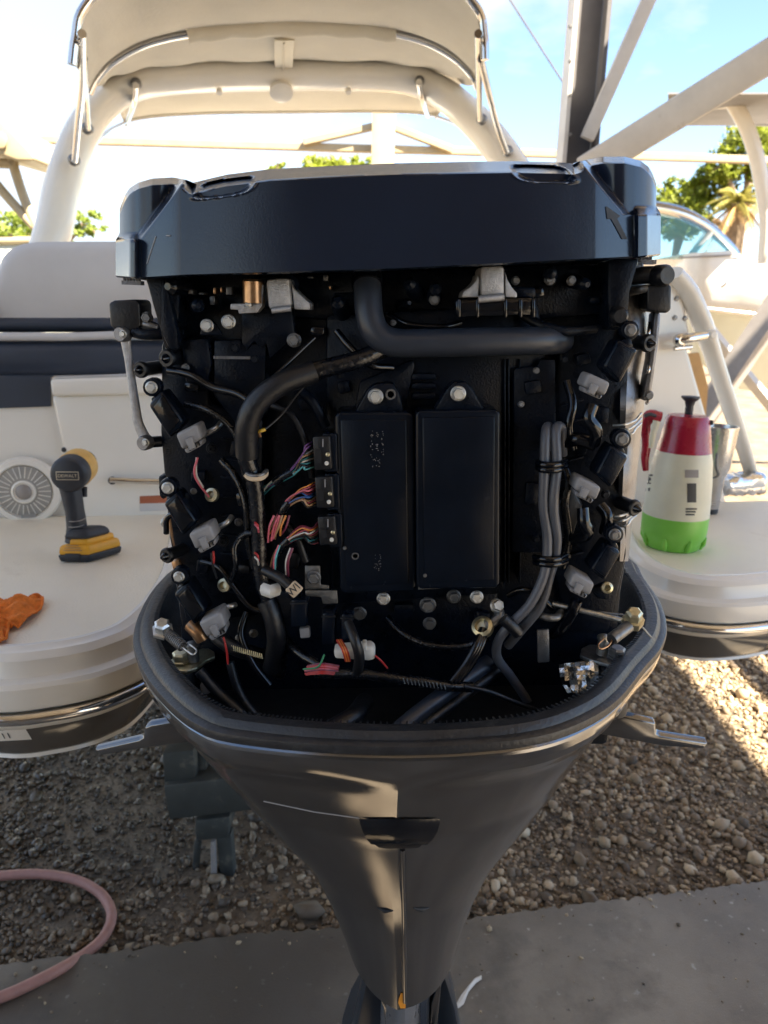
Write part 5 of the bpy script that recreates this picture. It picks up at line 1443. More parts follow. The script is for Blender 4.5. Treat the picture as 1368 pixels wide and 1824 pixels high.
# ---- silver link rod and side caps
m = MB()
lp = [at(*q, 0.792) for q in ((222, 594), (229, 640), (240, 715), (247, 755), (262, 787))]
lk = MB().tube(spline(lp, 5), [0.0058, 0.0042, 0.0048, 0.0052, 0.0062], 10, flat=0.55, up=(0, 1, 0)).build('link_rod', 'cast_aluminium', motor, smooth=60)
for x, y in ((220, 595), (260, 788)):
    MB().lathe([(0.0078, -0.004), (0.0078, 0.005), (0.0064, 0.007)], at(x, y, 0.788), (-0.25, -1, 0), 18).build('link_eye', 'grey_metal', lk, smooth=40)
    bolt(x, y, 0.780, 7, 'zinc', lk, (-0.25, -1, 0))
MB().tube([at(262, 788, 0.795), at(292, 786, 0.805)], 0.006, 10).build('pivot_pin', 'engine_black', motor, smooth=60)
eplate([(193, 540), (203, 535), (243, 533), (249, 540), (251, 580), (245, 588), (206, 590), (196, 580)], 0.785, 0.04, 'rubber_cap', 'rubber', motor, bevel=0.006, bseg=3)
eplate([(1153, 508), (1190, 505), (1197, 510), (1196, 552), (1188, 558), (1152, 553)], 0.785, 0.04, 'rubber_cap', 'rubber', motor, bevel=0.006, bseg=3)
tubes([(240, 592, 0.79), (262, 596, 0.785), (300, 594, 0.79)], 0.006, 'breather_pipe', 'engine_black', motor)
tubes([(248, 575, 0.795), (262, 578, 0.79), (282, 584, 0.79)], 0.0045, 'chrome_pipe', 'zinc_dull', motor)
tubes([(1120, 492, 0.80), (1150, 490, 0.795), (1186, 490, 0.79)], 0.0085, 'bleed_fitting', 'rubber', motor)
MB().lathe([(0.0105, -0.006), (0.0105, 0.006), (0.008, 0.01)], at(1178, 491, 0.785), (0.3, -1, 0), 16).build('bleed_cap', 'rubber', motor, smooth=40)
tubes([(1122, 520, 0.80), (1145, 515, 0.79), (1170, 512, 0.79)], 0.0040, 'chrome_pipe', 'zinc_dull', motor)
eplate([(1166, 556), (1178, 556), (1176, 600), (1160, 712), (1148, 716), (1146, 704), (1158, 640)], 0.80, 0.02, 'side_stay', 'grey_metal', motor, bevel=0.003)
bolt(1155, 704, 0.793, 9, 'zinc_dull')
for y in (575, 640, 690):
    tubes([(1158, y, 0.81), (1155, y + 20, 0.80), (1152, y + 28, 0.81)], 0.002, 'retaining_clip', 'chrome', motor)
# black nozzles with conical tips
def nozzle(x, y, Y, r_, d, ln=0.025):
    k = r_ * mpp(x, y, Y); c = at(x, y, Y)
    nb_ = MB().lathe([(k * 0.82, -ln), (k * 0.82, 0), (k, 0.001), (k, 0.004), (k * 0.85, 0.006)], c, d, 24).build('oil_nozzle', 'rubber', motor, smooth=40)
    MB().lathe([(k * 0.66, 0.004), (k * 0.5, 0.007), (k * 0.2, 0.0125), (0.0004, 0.0135)], c, d, 18).build('nozzle_tip', 'gloss_black', nb_, smooth=60)
nozzle(254, 658, 0.785, 15, (-0.25, -0.95, 0.0), 0.05)
nozzle(301, 638, 0.775, 16, (-0.25, -0.95, 0.0), 0.04)
nozzle(301, 988, 0.775, 14, (-0.4, -0.9, 0.0), 0.05)
nozzle(1150, 611, 0.785, 16, (0.45, -0.88, 0.0), 0.05)
nozzle(1126, 903, 0.785, 15, (0.45, -0.88, -0.05), 0.06)
# copper-coloured strips on the left edge
eplate([(304, 1000), (318, 996), (326, 1026), (312, 1034)], 0.79, 0.02, 'edge_strip', 'copper', motor, bevel=0.002)
eplate([(300, 905), (308, 940), (318, 985), (310, 986), (300, 940)], 0.795, 0.02, 'edge_strip', 'copper', motor, bevel=0.002)
eplate([(281, 848), (296, 846), (300, 880), (290, 892), (283, 884)], 0.795, 0.02, 'edge_lug', 'engine_black', motor, bevel=0.003)

# ---- ignition coils
def coil(body, conn, bx, side, Y=0.745):
    c = eplate(body, Y, 0.032, 'ignition_coil', 'box_black', motor, bevel=0.004, bseg=3)
    bcx = sum(p[0] for p in body) / 4; bcy = sum(p[1] for p in body) / 4
    inner = [(bcx + (x - bcx) * 0.72, bcy + (y - bcy) * 0.80) for x, y in body]
    eplate(inner, Y - 0.002, 0.006, 'potting_face', 'gloss_black' if side < 0 else 'engine_black', c, bevel=0.0015)
    # mounting ear and bolt
    ex, ey, er = bx
    k = (er + 6)
    ear = []
    for i in range(14):
        a = 2 * math.pi * i / 14; ear.append((ex + k * math.cos(a), ey + k * math.sin(a)))
    eplate(ear, Y + 0.004, 0.012, 'mounting_ear', 'box_black', c, bevel=0.002)
    mid = [((ex + bcx) / 2 - 15, (ey + bcy) / 2 - 4), ((ex + bcx) / 2 + 8, (ey + bcy) / 2 - 16), ((ex + bcx) / 2 + 16, (ey + bcy) / 2 + 2), ((ex + bcx) / 2 - 8, (ey + bcy) / 2 + 14)]
    eplate(mid, Y + 0.006, 0.014, 'coil_neck', 'box_black', c, bevel=0.002)
    bolt(ex, ey, Y + 0.002, er, 'zinc' if side < 0 else 'zinc_dull', c)
    # grey plug
    g_ = eplate(conn, Y - 0.012, 0.03, 'coil_plug', 'connector_grey', c, bevel=0.003, bseg=3)
    q = [Vector((x, y)) for x, y in conn]
    dn = ((q[2] + q[3]) / 2 - (q[0] + q[1]) / 2)
    lo = [q[3].lerp(q[2], 0.08) + dn * 0.02, q[3].lerp(q[2], 0.92) + dn * 0.02, q[3].lerp(q[2], 0.86) + dn * 0.34, q[3].lerp(q[2], 0.14) + dn * 0.34]
    eplate([(p.x, p.y) for p in lo], Y - 0.008, 0.022, 'plug_skirt', 'connector_grey', c, bevel=0.0015)
    for f in (0.30, 0.46, 0.62, 0.78):
        a = q[3].lerp(q[2], f) + dn * 0.06
        b = a + dn * 0.22
        s_ = (q[2] - q[3]) * 0.045
        eplate([(a.x, a.y), (a.x + s_.x, a.y + s_.y), (b.x + s_.x, b.y + s_.y), (b.x, b.y)], Y - 0.0095, 0.004, 'plug_slot', 'dark_cavity', c, bevel=0)
    lt = [q[0].lerp(q[3], 0.55).lerp(q[1].lerp(q[2], 0.55), 0.28), q[0].lerp(q[3], 0.55).lerp(q[1].lerp(q[2], 0.55), 0.62), q[3].lerp(q[2], 0.58) + dn * 0.25, q[3].lerp(q[2], 0.30) + dn * 0.25]
    eplate([(p.x, p.y) for p in lt], Y - 0.0155, 0.004, 'plug_latch', 'connector_grey', c, bevel=0.001)
    return c
coil([(263, 722), (286, 694), (329, 752), (302, 782)], [(312, 774), (350, 755), (360, 782), (324, 802)], (270, 690, 11), -1)
coil([(290, 898), (313, 876), (352, 930), (325, 956)], [(335, 952), (373, 934), (384, 960), (348, 980)], (299, 869, 11), -1)
coil([(308, 1060), (333, 1038), (368, 1090), (346, 1116)], [(353, 1110), (392, 1090), (403, 1116), (368, 1136)], (319, 1027, 10), -1)
coil([(1102, 603), (1138, 624), (1104, 686), (1073, 654)], [(1049, 664), (1088, 682), (1078, 706), (1038, 688)], (1123, 588, 11), 1)
coil([(1090, 791), (1121, 815), (1089, 871), (1060, 845)], [(1031, 849), (1072, 869), (1062, 892), (1022, 872)], (1108, 782, 12), 1)
coil([(1084, 968), (1108, 985), (1078, 1036), (1050, 1016)], [(1024, 1020), (1060, 1040), (1051, 1062), (1013, 1043)], (1095, 952, 11), 1)
# silver spring pins behind the left coils
for pts in ([(352, 778, 0.768), (372, 770, 0.765), (386, 762, 0.765), (393, 754, 0.770)], [(376, 946, 0.768), (392, 938, 0.765), (405, 930, 0.765), (413, 920, 0.772)], [(394, 1084, 0.762), (410, 1080, 0.76), (420, 1077, 0.765)]):
    tubes(pts, 0.0030, 'spring_pin', 'zinc', motor, 6, 10)
# boots below the right-hand plugs
for pts in ([(1055, 722, 0.752), (1048, 745, 0.748), (1062, 768, 0.75), (1058, 790, 0.76)], [(1038, 905, 0.752), (1040, 930, 0.748), (1046, 950, 0.752), (1020, 962, 0.765)], [(1028, 1068, 0.748), (1018, 1090, 0.752), (1000, 1118, 0.765), (985, 1130, 0.78)]):
    tubes(pts, [0.0062, 0.0068, 0.0060], 'plug_boot', 'gloss_black', motor, 8, 10)
for base_y, x0_ in ((762, 1092), (925, 1083)):
    for k in range(3):
        tubes([(x0_ + k * 8, base_y + k * 9 - 4, 0.775), (x0_ + 22 + k * 6, base_y - 6 + k * 8, 0.768), (x0_ + 40, base_y - 14 + k * 8, 0.785), (x0_ + 50, base_y - 26 + k * 9, 0.80)], 0.0013, 'earth_strap', 'zinc', motor, 6, 6)
tubes([(1000, 790, 0.775), (1030, 782, 0.765), (1060, 792, 0.765)], 0.007, 'plug_lead', 'gloss_black', motor)
eplate([(985, 900), (1020, 868), (1040, 900), (1020, 960), (990, 960)], 0.785, 0.02, 'lead_guide', 'rubber', motor, bevel=0.004)

# ---- pair of grey fuel lines on the right
tubes([(985, 800, 0.770), (978, 762, 0.765), (972, 772, 0.752), (970, 830, 0.745), (968, 900, 0.742), (975, 960, 0.742), (970, 1020, 0.738), (945, 1075, 0.735), (912, 1110, 0.735), (888, 1140, 0.742), (886, 1172, 0.752), (910, 1205, 0.765), (940, 1250, 0.78), (955, 1290, 0.80)], 0.0050, 'fuel_line', 'fuel_hose', motor, 8, 14)
tubes([(1002, 810, 0.775), (1000, 764, 0.765), (990, 768, 0.752), (992, 830, 0.745), (986, 900, 0.740), (992, 970, 0.745), (978, 1030, 0.745), (962, 1080, 0.745), (930, 1120, 0.750), (905, 1150, 0.765)], 0.0050, 'fuel_line', 'fuel_hose', motor, 8, 14)
for y, w_ in ((828, 24), (996, 26)):
    tr_ = MB()
    for k in range(2):
        tr_.tube(spline([at(958 if y < 900 else 952, y + k * 9 - 4, 0.748), at(968, y + k * 9, 0.7365), at(992, y + k * 9, 0.7365), at(1008, y + k * 9 - 6, 0.752)], 5), 0.0034, 8)
    tr_.build('hose_tie', 'gloss_black', motor, smooth=60)
tubes([(896, 1102, 0.729), (912, 1116, 0.7285), (922, 1128, 0.731)], 0.0064, 'hose_sleeve', 'rubber', motor, 6, 12)

# ---- things in the lower well
# silver tab bracket
sb = eplate([(543, 1008), (570, 1008), (571, 1042), (586, 1043), (586, 1051), (543, 1050)], 0.752, 0.003, 'tab_bracket', 'zinc_dull', motor, bevel=0.0008)
eplate([(543, 1052), (600, 1052), (602, 1075), (575, 1076), (572, 1064), (545, 1062)], 0.748, 0.003, 'bracket_step', 'zinc_dull', sb, bevel=0.0008)
bolt(559, 1028, 0.750, 13, 'zinc_dull', sb)
for x, y0_, y1_, w_ in ((532, 1068, 1118, 30), (585, 1092, 1150, 24), (618, 1094, 1142, 22)):
    rl = eplate([(x - w_ / 2, y0_), (x + w_ / 2, y0_), (x + w_ / 2, y1_), (x - w_ / 2, y1_)], 0.735, 0.025, 'relay', 'box_black', motor, bevel=0.003)
    eplate([(x - w_ / 2 - 1, y0_ + 6), (x + w_ / 2 + 1, y0_ + 6), (x + w_ / 2 + 1, y0_ + 9), (x - w_ / 2 - 1, y0_ + 9)], 0.7335, 0.02, 'relay_rib', 'rubber', rl, bevel=0.0008)
eplate([(533, 1120), (551, 1118), (553, 1136), (535, 1138)], 0.742, 0.008, 'grey_plug', 'connector_grey', motor, bevel=0.0015)
wc = eplate([(594, 1158), (660, 1152), (668, 1158), (668, 1176), (656, 1178), (596, 1174)], 0.715, 0.018, 'white_plug', 'connector_white', motor, bevel=0.003)
eplate([(645, 1146), (653, 1146), (653, 1160), (645, 1160)], 0.712, 0.01, 'plug_latch', 'connector_white', wc, bevel=0.001)
tubes([(620, 1110, 0.725), (632, 1140, 0.708), (640, 1170, 0.708), (636, 1200, 0.715)], 0.0055, 'harness_branch', 'rubber', motor)
for k in range(9):
    tubes([(545 + random.uniform(-3, 3), 1186 + k * 2, 0.712), (575, 1182 + k * 2.2, 0.708), (602 + random.uniform(-3, 3), 1186 + k * 2, 0.715)], 0.0009, 'wire', random.choice(('wire_red', 'wire_red', 'wire_pink', 'wire_maroon')), motor, 5, 6)
for k in range(5):
    tubes([(600 + k * 2, 1140, 0.722), (610 + k * 2, 1158, 0.708), (616 + k * 2, 1178, 0.712)], 0.0010, 'wire', 'wire_orange' if k % 2 else 'wire_red', motor, 5, 6)
tubes([(578, 1166, 0.712), (566, 1188, 0.707), (540, 1192, 0.712)], 0.0010, 'wire', 'wire_green', motor)
tubes([(668, 1168, 0.715), (678, 1176, 0.715), (690, 1190, 0.72)], 0.0010, 'wire', 'wire_red', motor)
tubes([(560, 1200, 0.72), (640, 1200, 0.715), (700, 1208, 0.712), (760, 1216, 0.712), (800, 1222, 0.715), (840, 1224, 0.72)], 0.0055, 'taped_loom', 'tape_black', motor, 10, 12)
m = MB()
for k in range(12):
    x = 718 + k * 6.6; a = at(x, 1208 + k * 0.9, 0.7065); m.tube([a, a + Vector((0.002, -0.0006, -0.006))], 0.0006, 5)
m.build('tape_wrinkles', 'zinc_dull', motor)['kind'] = 'stuff'
# battery cable with brass eye
MB().lathe([(0.011, -0.004), (0.011, 0.004), (0.0075, 0.006), (0.0065, 0.0)], at(860, 1117, 0.742), (-0.4, -0.8, 0.7), 22).build('cable_eye', 'zinc_gold', motor, smooth=40)
tubes([(884, 1080, 0.755), (890, 1096, 0.748), (876, 1110, 0.744), (864, 1114, 0.744)], 0.0055, 'cable_lug', 'zinc_dull', motor)
bolt(884, 1079, 0.748, 13, 'zinc', dirv=(0.4, -1, 0.5))
for k in range(3):
    tubes([(860 + k * 3, 1120, 0.742), (848 + k * 5, 1150, 0.728), (828 + k * 6, 1185, 0.722), (805 + k * 6, 1215, 0.715)], 0.0042 - k * 0.0006, 'battery_cable', 'gloss_black', motor, 8, 10)
tubes([(826, 1222, 0.715), (870, 1232, 0.72), (920, 1252, 0.73), (965, 1268, 0.75)], 0.0028, 'battery_cable', 'rubber', motor)
tubes([(870, 1180, 0.77), (800, 1230, 0.73), (740, 1275, 0.70), (700, 1310, 0.68)], 0.009, 'rigging_cable', 'hose_grey', motor, 8, 12)
tubes([(890, 1190, 0.78), (830, 1235, 0.74), (770, 1280, 0.71), (730, 1315, 0.68)], 0.007, 'rigging_cable', 'rubber', motor, 8, 12)
tubes([(650, 1250, 0.74), (630, 1275, 0.70), (590, 1300, 0.68)], 0.010, 'rigging_cable', 'rubber', motor, 8, 12)
tubes([(355, 1195, 0.745), (390, 1235, 0.74), (430, 1270, 0.735), (465, 1300, 0.74)], 0.0058, 'rigging_cable', 'rubber', motor, 8, 12)
tubes([(410, 1180, 0.755), (425, 1230, 0.75), (450, 1268, 0.745), (490, 1300, 0.75)], 0.0050, 'rigging_cable', 'rubber', motor, 8, 12)
eplate([(957, 1123), (978, 1121), (979, 1180), (958, 1181)], 0.76, 0.004, 'grey_strap', 'grey_metal', motor, bevel=0.001)
eplate([(355, 1220), (368, 1216), (385, 1226), (370, 1238), (358, 1238)], 0.76, 0.01, 'grey_fitting', 'connector_grey', motor, bevel=0.002)
# crumpled bright foil scrap
rows = []
for j in range(8):
    r_ = []
    for i in range(10):
        u, v = i / 9, j / 7
        x = 998 + 68 * u + 14 * (v - 0.5) * (1 - u); y = 1183 + 52 * v - 8 * u * (1 - v)
        if u < 0.2: x += 10 * abs(v - 0.5)
        if u > 0.8: y += 6 * math.sin(v * 9)
        r_.append(at(x, y, 0.765 - 0.02 * v + random.gauss(0, 0.0045)))
    rows.append(r_)
MB().grid(rows).build('foil_shield', 'foil', motor, smooth=20, solid=0.0006)
# tarnished coil spring hose at lower left
tubes([(372, 1115, 0.765), (395, 1140, 0.755), (420, 1155, 0.755), (455, 1165, 0.765), (490, 1175, 0.775)], 0.0085, 'corrugated_pipe', 'rubber', motor, 8, 12)
m = MB()
for k in range(16):
    x = 412 + k * 3.6; a = at(x, 1149 + k * 1.0, 0.7475)
    m.tube([a, a + Vector((0.0008, -0.0010, -0.0055))], 0.0007, 5)
m.build('pipe_rings', 'zinc_gold', motor)['kind'] = 'stuff'
tubes([(340, 1112, 0.77), (352, 1124, 0.765), (362, 1138, 0.765)], 0.0085, 'corrugated_pipe', 'copper', motor, 5, 10)

# ---- cowl latches, left and right
def helix(a, b, r, turns, wire):
    a, b = Vector(a), Vector(b); t = (b - a).normalized(); u = t.orthogonal().normalized(); v = t.cross(u)
    n = int(turns * 12)
    return MB().tube([a.lerp(b, i / n) + (u * math.cos(2 * math.pi * i / 12) + v * math.sin(2 * math.pi * i / 12)) * r for i in range(n + 1)], wire, 6)
lt = child_empty('cowl_latch', at(340, 1175, 0.72), motor)
def lplate(pts, z, th, name, mat, parent):
    """a plate lying nearly flat: pixels dropped onto a tilted horizontal plane"""
    P = [onrim(x, y, z) for x, y in pts]
    return MB().prism(P, (0, 0, -th)).build(name, mat, parent, bevel=0.0014, bseg=2)
lplate([(302, 1184), (308, 1172), (324, 1164), (342, 1163), (352, 1156), (370, 1153), (382, 1160), (383, 1169), (366, 1176), (352, 1188), (332, 1195), (310, 1194)], -0.006, 0.005, 'latch_plate', 'zinc_gold', lt)
p = onrim(322, 1178, -0.004); MB().lathe([(0.0105, 0), (0.0105, 0.002), (0.009, 0.003), (0.009, 0.010), (0.007, 0.012)], p, (0, -0.1, 1), 6).build('latch_bolt', 'zinc_gold', lt, smooth=30)
p = onrim(345, 1176, -0.004); MB().lathe([(0.0065, 0), (0.0060, 0.017), (0.0075, 0.018), (0.0075, 0.021), (0.004, 0.023)], p, (0, -0.1, 1), 16).build('latch_post', 'zinc_dull', lt, smooth=40)
p = at(290, 1116, 0.74); MB().lathe([(0.0115, 0), (0.0115, 0.004), (0.0085, 0.005), (0.0085, 0.013), (0.006, 0.015)], p + Vector((0, 0, -0.006)), (0.1, -0.5, 1), 6).build('latch_bolt', 'zinc', lt, smooth=30)
eplate([(274, 1114), (281, 1110), (305, 1122), (308, 1130), (296, 1134), (280, 1124)], 0.745, 0.006, 'anchor_clip', 'zinc', lt, bevel=0.001)
helix(at(298, 1128, 0.735), at(326, 1152, 0.722), 0.0052, 11, 0.0009).build('latch_spring', 'zinc_dull', lt, smooth=60)
tubes([(322, 1150, 0.722), (334, 1160, 0.712), (344, 1166, 0.706), (350, 1158, 0.712), (338, 1148, 0.72)], 0.0009, 'spring_hook', 'zinc', lt)
rt = child_empty('cowl_latch', at(1075, 1165, 0.72), motor)
lplate([(1033, 1166), (1036, 1154), (1050, 1147), (1070, 1148), (1090, 1154), (1110, 1162), (1120, 1172), (1114, 1183), (1094, 1186), (1066, 1178), (1046, 1172)], -0.006, 0.005, 'latch_plate', 'zinc_dull', rt)
p = onrim(1098, 1170, -0.004); MB().lathe([(0.0105, 0), (0.0105, 0.002), (0.009, 0.003), (0.009, 0.010), (0.007, 0.012)], p, (0, -0.1, 1), 6).build('latch_bolt', 'zinc_dull', rt, smooth=30)
p = onrim(1072, 1164, -0.004); MB().lathe([(0.0065, 0), (0.0060, 0.017), (0.0075, 0.018), (0.0075, 0.021), (0.004, 0.023)], p, (0, -0.1, 1), 16).build('latch_post', 'zinc', rt, smooth=40)
p = at(1127, 1106, 0.74); MB().lathe([(0.0115, -0.004), (0.0115, 0.004), (0.0085, 0.005), (0.0085, 0.013), (0.006, 0.015)], p, (-0.1, -0.5, 1), 6).build('latch_bolt', 'zinc_gold', rt, smooth=30)
MB().tube([at(1120, 1115, 0.735), at(1090, 1138, 0.722)], 0.0064, 16).build('latch_sleeve', 'zinc_dull', rt, smooth=40)
MB().tube([at(1090.5, 1137.5, 0.7215), at(1088, 1139, 0.7195)], 0.0045, 14).build('sleeve_bore', 'dark_cavity', rt, smooth=40)
tubes([(1092, 1136, 0.722), (1084, 1150, 0.712), (1070, 1156, 0.706), (1066, 1148, 0.712), (1076, 1138, 0.72)], 0.0009, 'spring_hook', 'copper', rt)
tubes([(984, 1075, 0.765), (1030, 1086, 0.757), (1080, 1098, 0.750), (1112, 1106, 0.744)], 0.0030, 'latch_rod', 'zinc', rt, 6, 10)
tubes([(1040, 1088, 0.757), (1085, 1092, 0.75), (1125, 1100, 0.742), (1160, 1135, 0.75)], 0.0011, 'latch_wire', 'zinc_dull', rt, 8, 6)
MB().lathe([(0.017, -0.05), (0.017, -0.006), (0.015, 0)], onrim(1096, 1192, -0.012), (0, 0, 1), 18).build('latch_barrel', 'rubber', rt, smooth=40)
MB().lathe([(0.015, -0.05), (0.015, -0.006), (0.013, 0)], onrim(326, 1190, -0.012), (0, 0, 1), 18).build('latch_barrel', 'rubber', lt, smooth=40)
tubes([(950, 1086, 0.765), (968, 1098, 0.752), (990, 1100, 0.752), (1000, 1090, 0.76)], 0.0042, 'shift_link', 'zinc_dull', motor)
eplate([(1050, 1050), (1080, 1038), (1092, 1052), (1086, 1070), (1064, 1066)], 0.77, 0.008, 'coil_foot', 'engine_black', motor, bevel=0.002)
MB().lathe([(0.0062, 0), (0.0062, 0.004), (0.0035, 0.005), (0.003, 0)], at(1080, 1046, 0.766), (0, -1, 0.2), 16).build('brass_eyelet', 'zinc_gold', motor, smooth=40)

# ---- more looms, pipes and small hardware filling the bay
for pts, r_, mt in (
    ([(300, 660, 0.775), (340, 668, 0.768), (380, 690, 0.765), (420, 700, 0.76), (446, 715, 0.755)], 0.0045, 'gloss_black'),
    ([(330, 720, 0.77), (370, 730, 0.762), (410, 760, 0.758), (430, 800, 0.755), (436, 850, 0.758)], 0.0034, 'tape_black'),
    ([(395, 820, 0.772), (420, 850, 0.762), (438, 900, 0.755), (442, 960, 0.755), (452, 1010, 0.758)], 0.0040, 'tape_black'),
    ([(360, 1000, 0.775), (392, 1012, 0.765), (420, 1050, 0.762), (446, 1080, 0.76), (470, 1090, 0.758)], 0.0036, 'gloss_black'),
    ([(480, 720, 0.775), (520, 740, 0.768), (545, 790, 0.766), (556, 850, 0.77)], 0.0036, 'rubber'),
    ([(530, 690, 0.775), (560, 720, 0.77), (580, 760, 0.772)], 0.0055, 'engine_black'),
    ([(505, 930, 0.768), (530, 960, 0.762), (545, 1000, 0.762)], 0.0045, 'rubber'),
    ([(600, 590, 0.775), (625, 620, 0.766), (660, 650, 0.764), (700, 655, 0.772)], 0.0036, 'gloss_black'),
    ([(690, 560, 0.785), (730, 578, 0.776), (790, 582, 0.774), (820, 575, 0.782)], 0.0030, 'gloss_black'),
    ([(930, 560, 0.785), (965, 580, 0.774), (1010, 590, 0.772), (1060, 585, 0.782)], 0.0050, 'engine_black'),
    ([(1010, 680, 0.785), (1020, 720, 0.772), (1012, 760, 0.768), (1020, 800, 0.772)], 0.0046, 'gloss_black'),
    ([(1004, 830, 0.775), (1012, 860, 0.766), (1006, 900, 0.764), (1012, 960, 0.768), (1000, 1010, 0.772)], 0.0044, 'tape_black'),
    ([(1070, 900, 0.775), (1082, 920, 0.768), (1076, 950, 0.77)], 0.0060, 'gloss_black'),
    ([(905, 1060, 0.775), (930, 1050, 0.765), (958, 1060, 0.762), (985, 1085, 0.765)], 0.0034, 'gloss_black'),
    ([(690, 1100, 0.785), (720, 1130, 0.77), (770, 1150, 0.76), (830, 1150, 0.755), (870, 1135, 0.752)], 0.0042, 'tape_black'),
    ([(500, 1130, 0.765), (530, 1160, 0.745), (560, 1180, 0.73), (600, 1196, 0.72)], 0.0050, 'tape_black'),
    ([(440, 1090, 0.77), (430, 1130, 0.76), (450, 1180, 0.752), (480, 1220, 0.75)], 0.0040, 'gloss_black'),
    ([(340, 905, 0.77), (300, 920, 0.78), (296, 950, 0.785)], 0.0030, 'gloss_black')):
    tubes(pts, r_, 'cable', mt, motor, 7, 10)
for (x, y, w_, h_, Y, mt) in ((340, 690, 26, 18, 0.778, 'gloss_black'), (420, 800, 22, 30, 0.772, 'engine_black'), (352, 850, 26, 20, 0.782, 'engine_black'), (430, 890, 20, 26, 0.775, 'gloss_black'), (360, 1010, 22, 26, 0.778, 'engine_black'), (434, 1015, 22, 16, 0.772, 'rubber'), (545, 720, 28, 22, 0.776, 'engine_black'), (525, 1000, 20, 30, 0.772, 'rubber'), (612, 690, 22, 22, 0.782, 'engine_black'), (660, 545, 22, 16, 0.782, 'engine_black'), (950, 690, 30, 24, 0.778, 'engine_black'), (948, 880, 26, 40, 0.779, 'engine_black'), (1040, 640, 26, 20, 0.785, 'engine_black'), (1035, 800, 24, 24, 0.785, 'engine_black'), (1075, 740, 22, 30, 0.79, 'engine_black'), (1006, 985, 24, 26, 0.785, 'gloss_black'), (720, 1085, 36, 16, 0.79, 'engine_black'), (860, 1100, 26, 18, 0.79, 'engine_black'), (565, 590, 26, 18, 0.782, 'gloss_black'), (1060, 535, 20, 14, 0.785, 'engine_black'), (960, 520, 20, 20, 0.785, 'gloss_black')):
    a = random.uniform(-0.25, 0.25); ca, sa = math.cos(a), math.sin(a)
    eplate([(x + dx * w_ / 2 * ca - dy * h_ / 2 * sa, y + dx * w_ / 2 * sa + dy * h_ / 2 * ca) for dx, dy in ((-1, -1), (1, -1), (1, 1), (-1, 1))], Y, 0.02, 'wiring_clip', mt, motor, bevel=0.003)
for x, y in ((330, 655), (455, 640), (420, 620), (345, 875), (425, 930), (372, 1075), (540, 680), (606, 668), (955, 660), (955, 960), (1005, 640), (1078, 880), (928, 720), (700, 575), (820, 600), (480, 960)):
    bolt(x, y, 0.778, random.uniform(5.5, 8), random.choice(('engine_black', 'zinc_dull', 'grey_metal')))
# cast ribs on the heads
for y in range(780, 1080, 34):
    eplate([(392, y), (432, y + 4), (432, y + 8), (392, y + 4)], 0.792, 0.01, 'casting_rib', 'engine_black', motor, bevel=0.0012)
    eplate([(1000, y - 60), (1040, y - 70), (1040, y - 66), (1000, y - 56)], 0.796, 0.01, 'casting_rib', 'engine_black', motor, bevel=0.0012)

# ================================================================== LOOSE THINGS
# ---- cordless drill on the port platform
dp = onz(152, 1003, ZP)
drill = empty('cordless_drill', dp, 'yellow and black cordless drill standing on its battery on the platform', 'drill')
YD = dp.y
def dplate(pts, Y, th, name, mat, parent, bevel=0.004, bseg=3): return MB().prism([at(x, y, Y) for x, y in pts], (0.012, th, 0)).build(name, mat, parent, bevel=bevel, bseg=bseg)
def off(p, dx=0, dy=0, dz=0): return p + Vector((dx, dy, dz))
# battery: loaf seen at an angle, yellow upper and black foot
ux = (onz(190, 1012, ZP) - onz(118, 1022, ZP)).normalized(); uy = Vector((-ux.y, ux.x, 0)) ; uz = Vector((0, 0, 1))
ux2 = Vector((math.cos(R(4)), math.sin(R(4)), 0)); uy2 = Vector((0.55, 0.83, 0)).normalized()
def dbox(c0, sx_, sy_, z0, z1, name, mat, parent, bevel, taper=0.0, bseg=3):
    P = [c0 + ux2 * a * sx_ / 2 + uy2 * b * sy_ / 2 + uz * z0 for a, b in ((-1, -1), (1, -1), (1, 1), (-1, 1))]
    Q = [c0 + ux2 * a * (sx_ / 2 - taper) + uy2 * b * (sy_ / 2 - taper) + uz * z1 for a, b in ((-1, -1), (1, -1), (1, 1), (-1, 1))]
    m = MB(); m.add(P + Q, [(0, 1, 2, 3), (7, 6, 5, 4), (0, 4, 5, 1), (1, 5, 6, 2), (2, 6, 7, 3), (3, 7, 4, 0)])
    return m.build(name, mat, parent, bevel=bevel, bseg=bseg)
bc = Vector((dp.x, dp.y + 0.03, ZP))
bat = dbox(bc, 0.056, 0.074, 0.001, 0.017, 'battery', 'drill_black', drill, 0.004, -0.003)
dbox(bc, 0.0605, 0.079, 0.0155, 0.036, 'battery_shell', 'yellow', bat, 0.005, 0.003)
dbox(bc + ux2 * 0.005, 0.036, 0.066, 0.034, 0.048, 'battery_rail', 'yellow', bat, 0.004, 0.002)
fr = bc - uy2 * 0.0402
MB().box(fr + uz * 0.0145 + ux2 * 0.0, (0.028, 0.004, 0.011), Matrix((ux2, uy2, uz)).transposed()).build('battery_window', 'drill_black', bat, bevel=0.0015)
for k in range(3):
    MB().box(fr + uz * (0.026 + 0.005 * k) + uy2 * 0.001 + ux2 * 0.0, (0.034 - 0.006 * k, 0.003, 0.0018), Matrix((ux2, uy2, uz)).transposed()).build('battery_slot', 'plywood', bat)
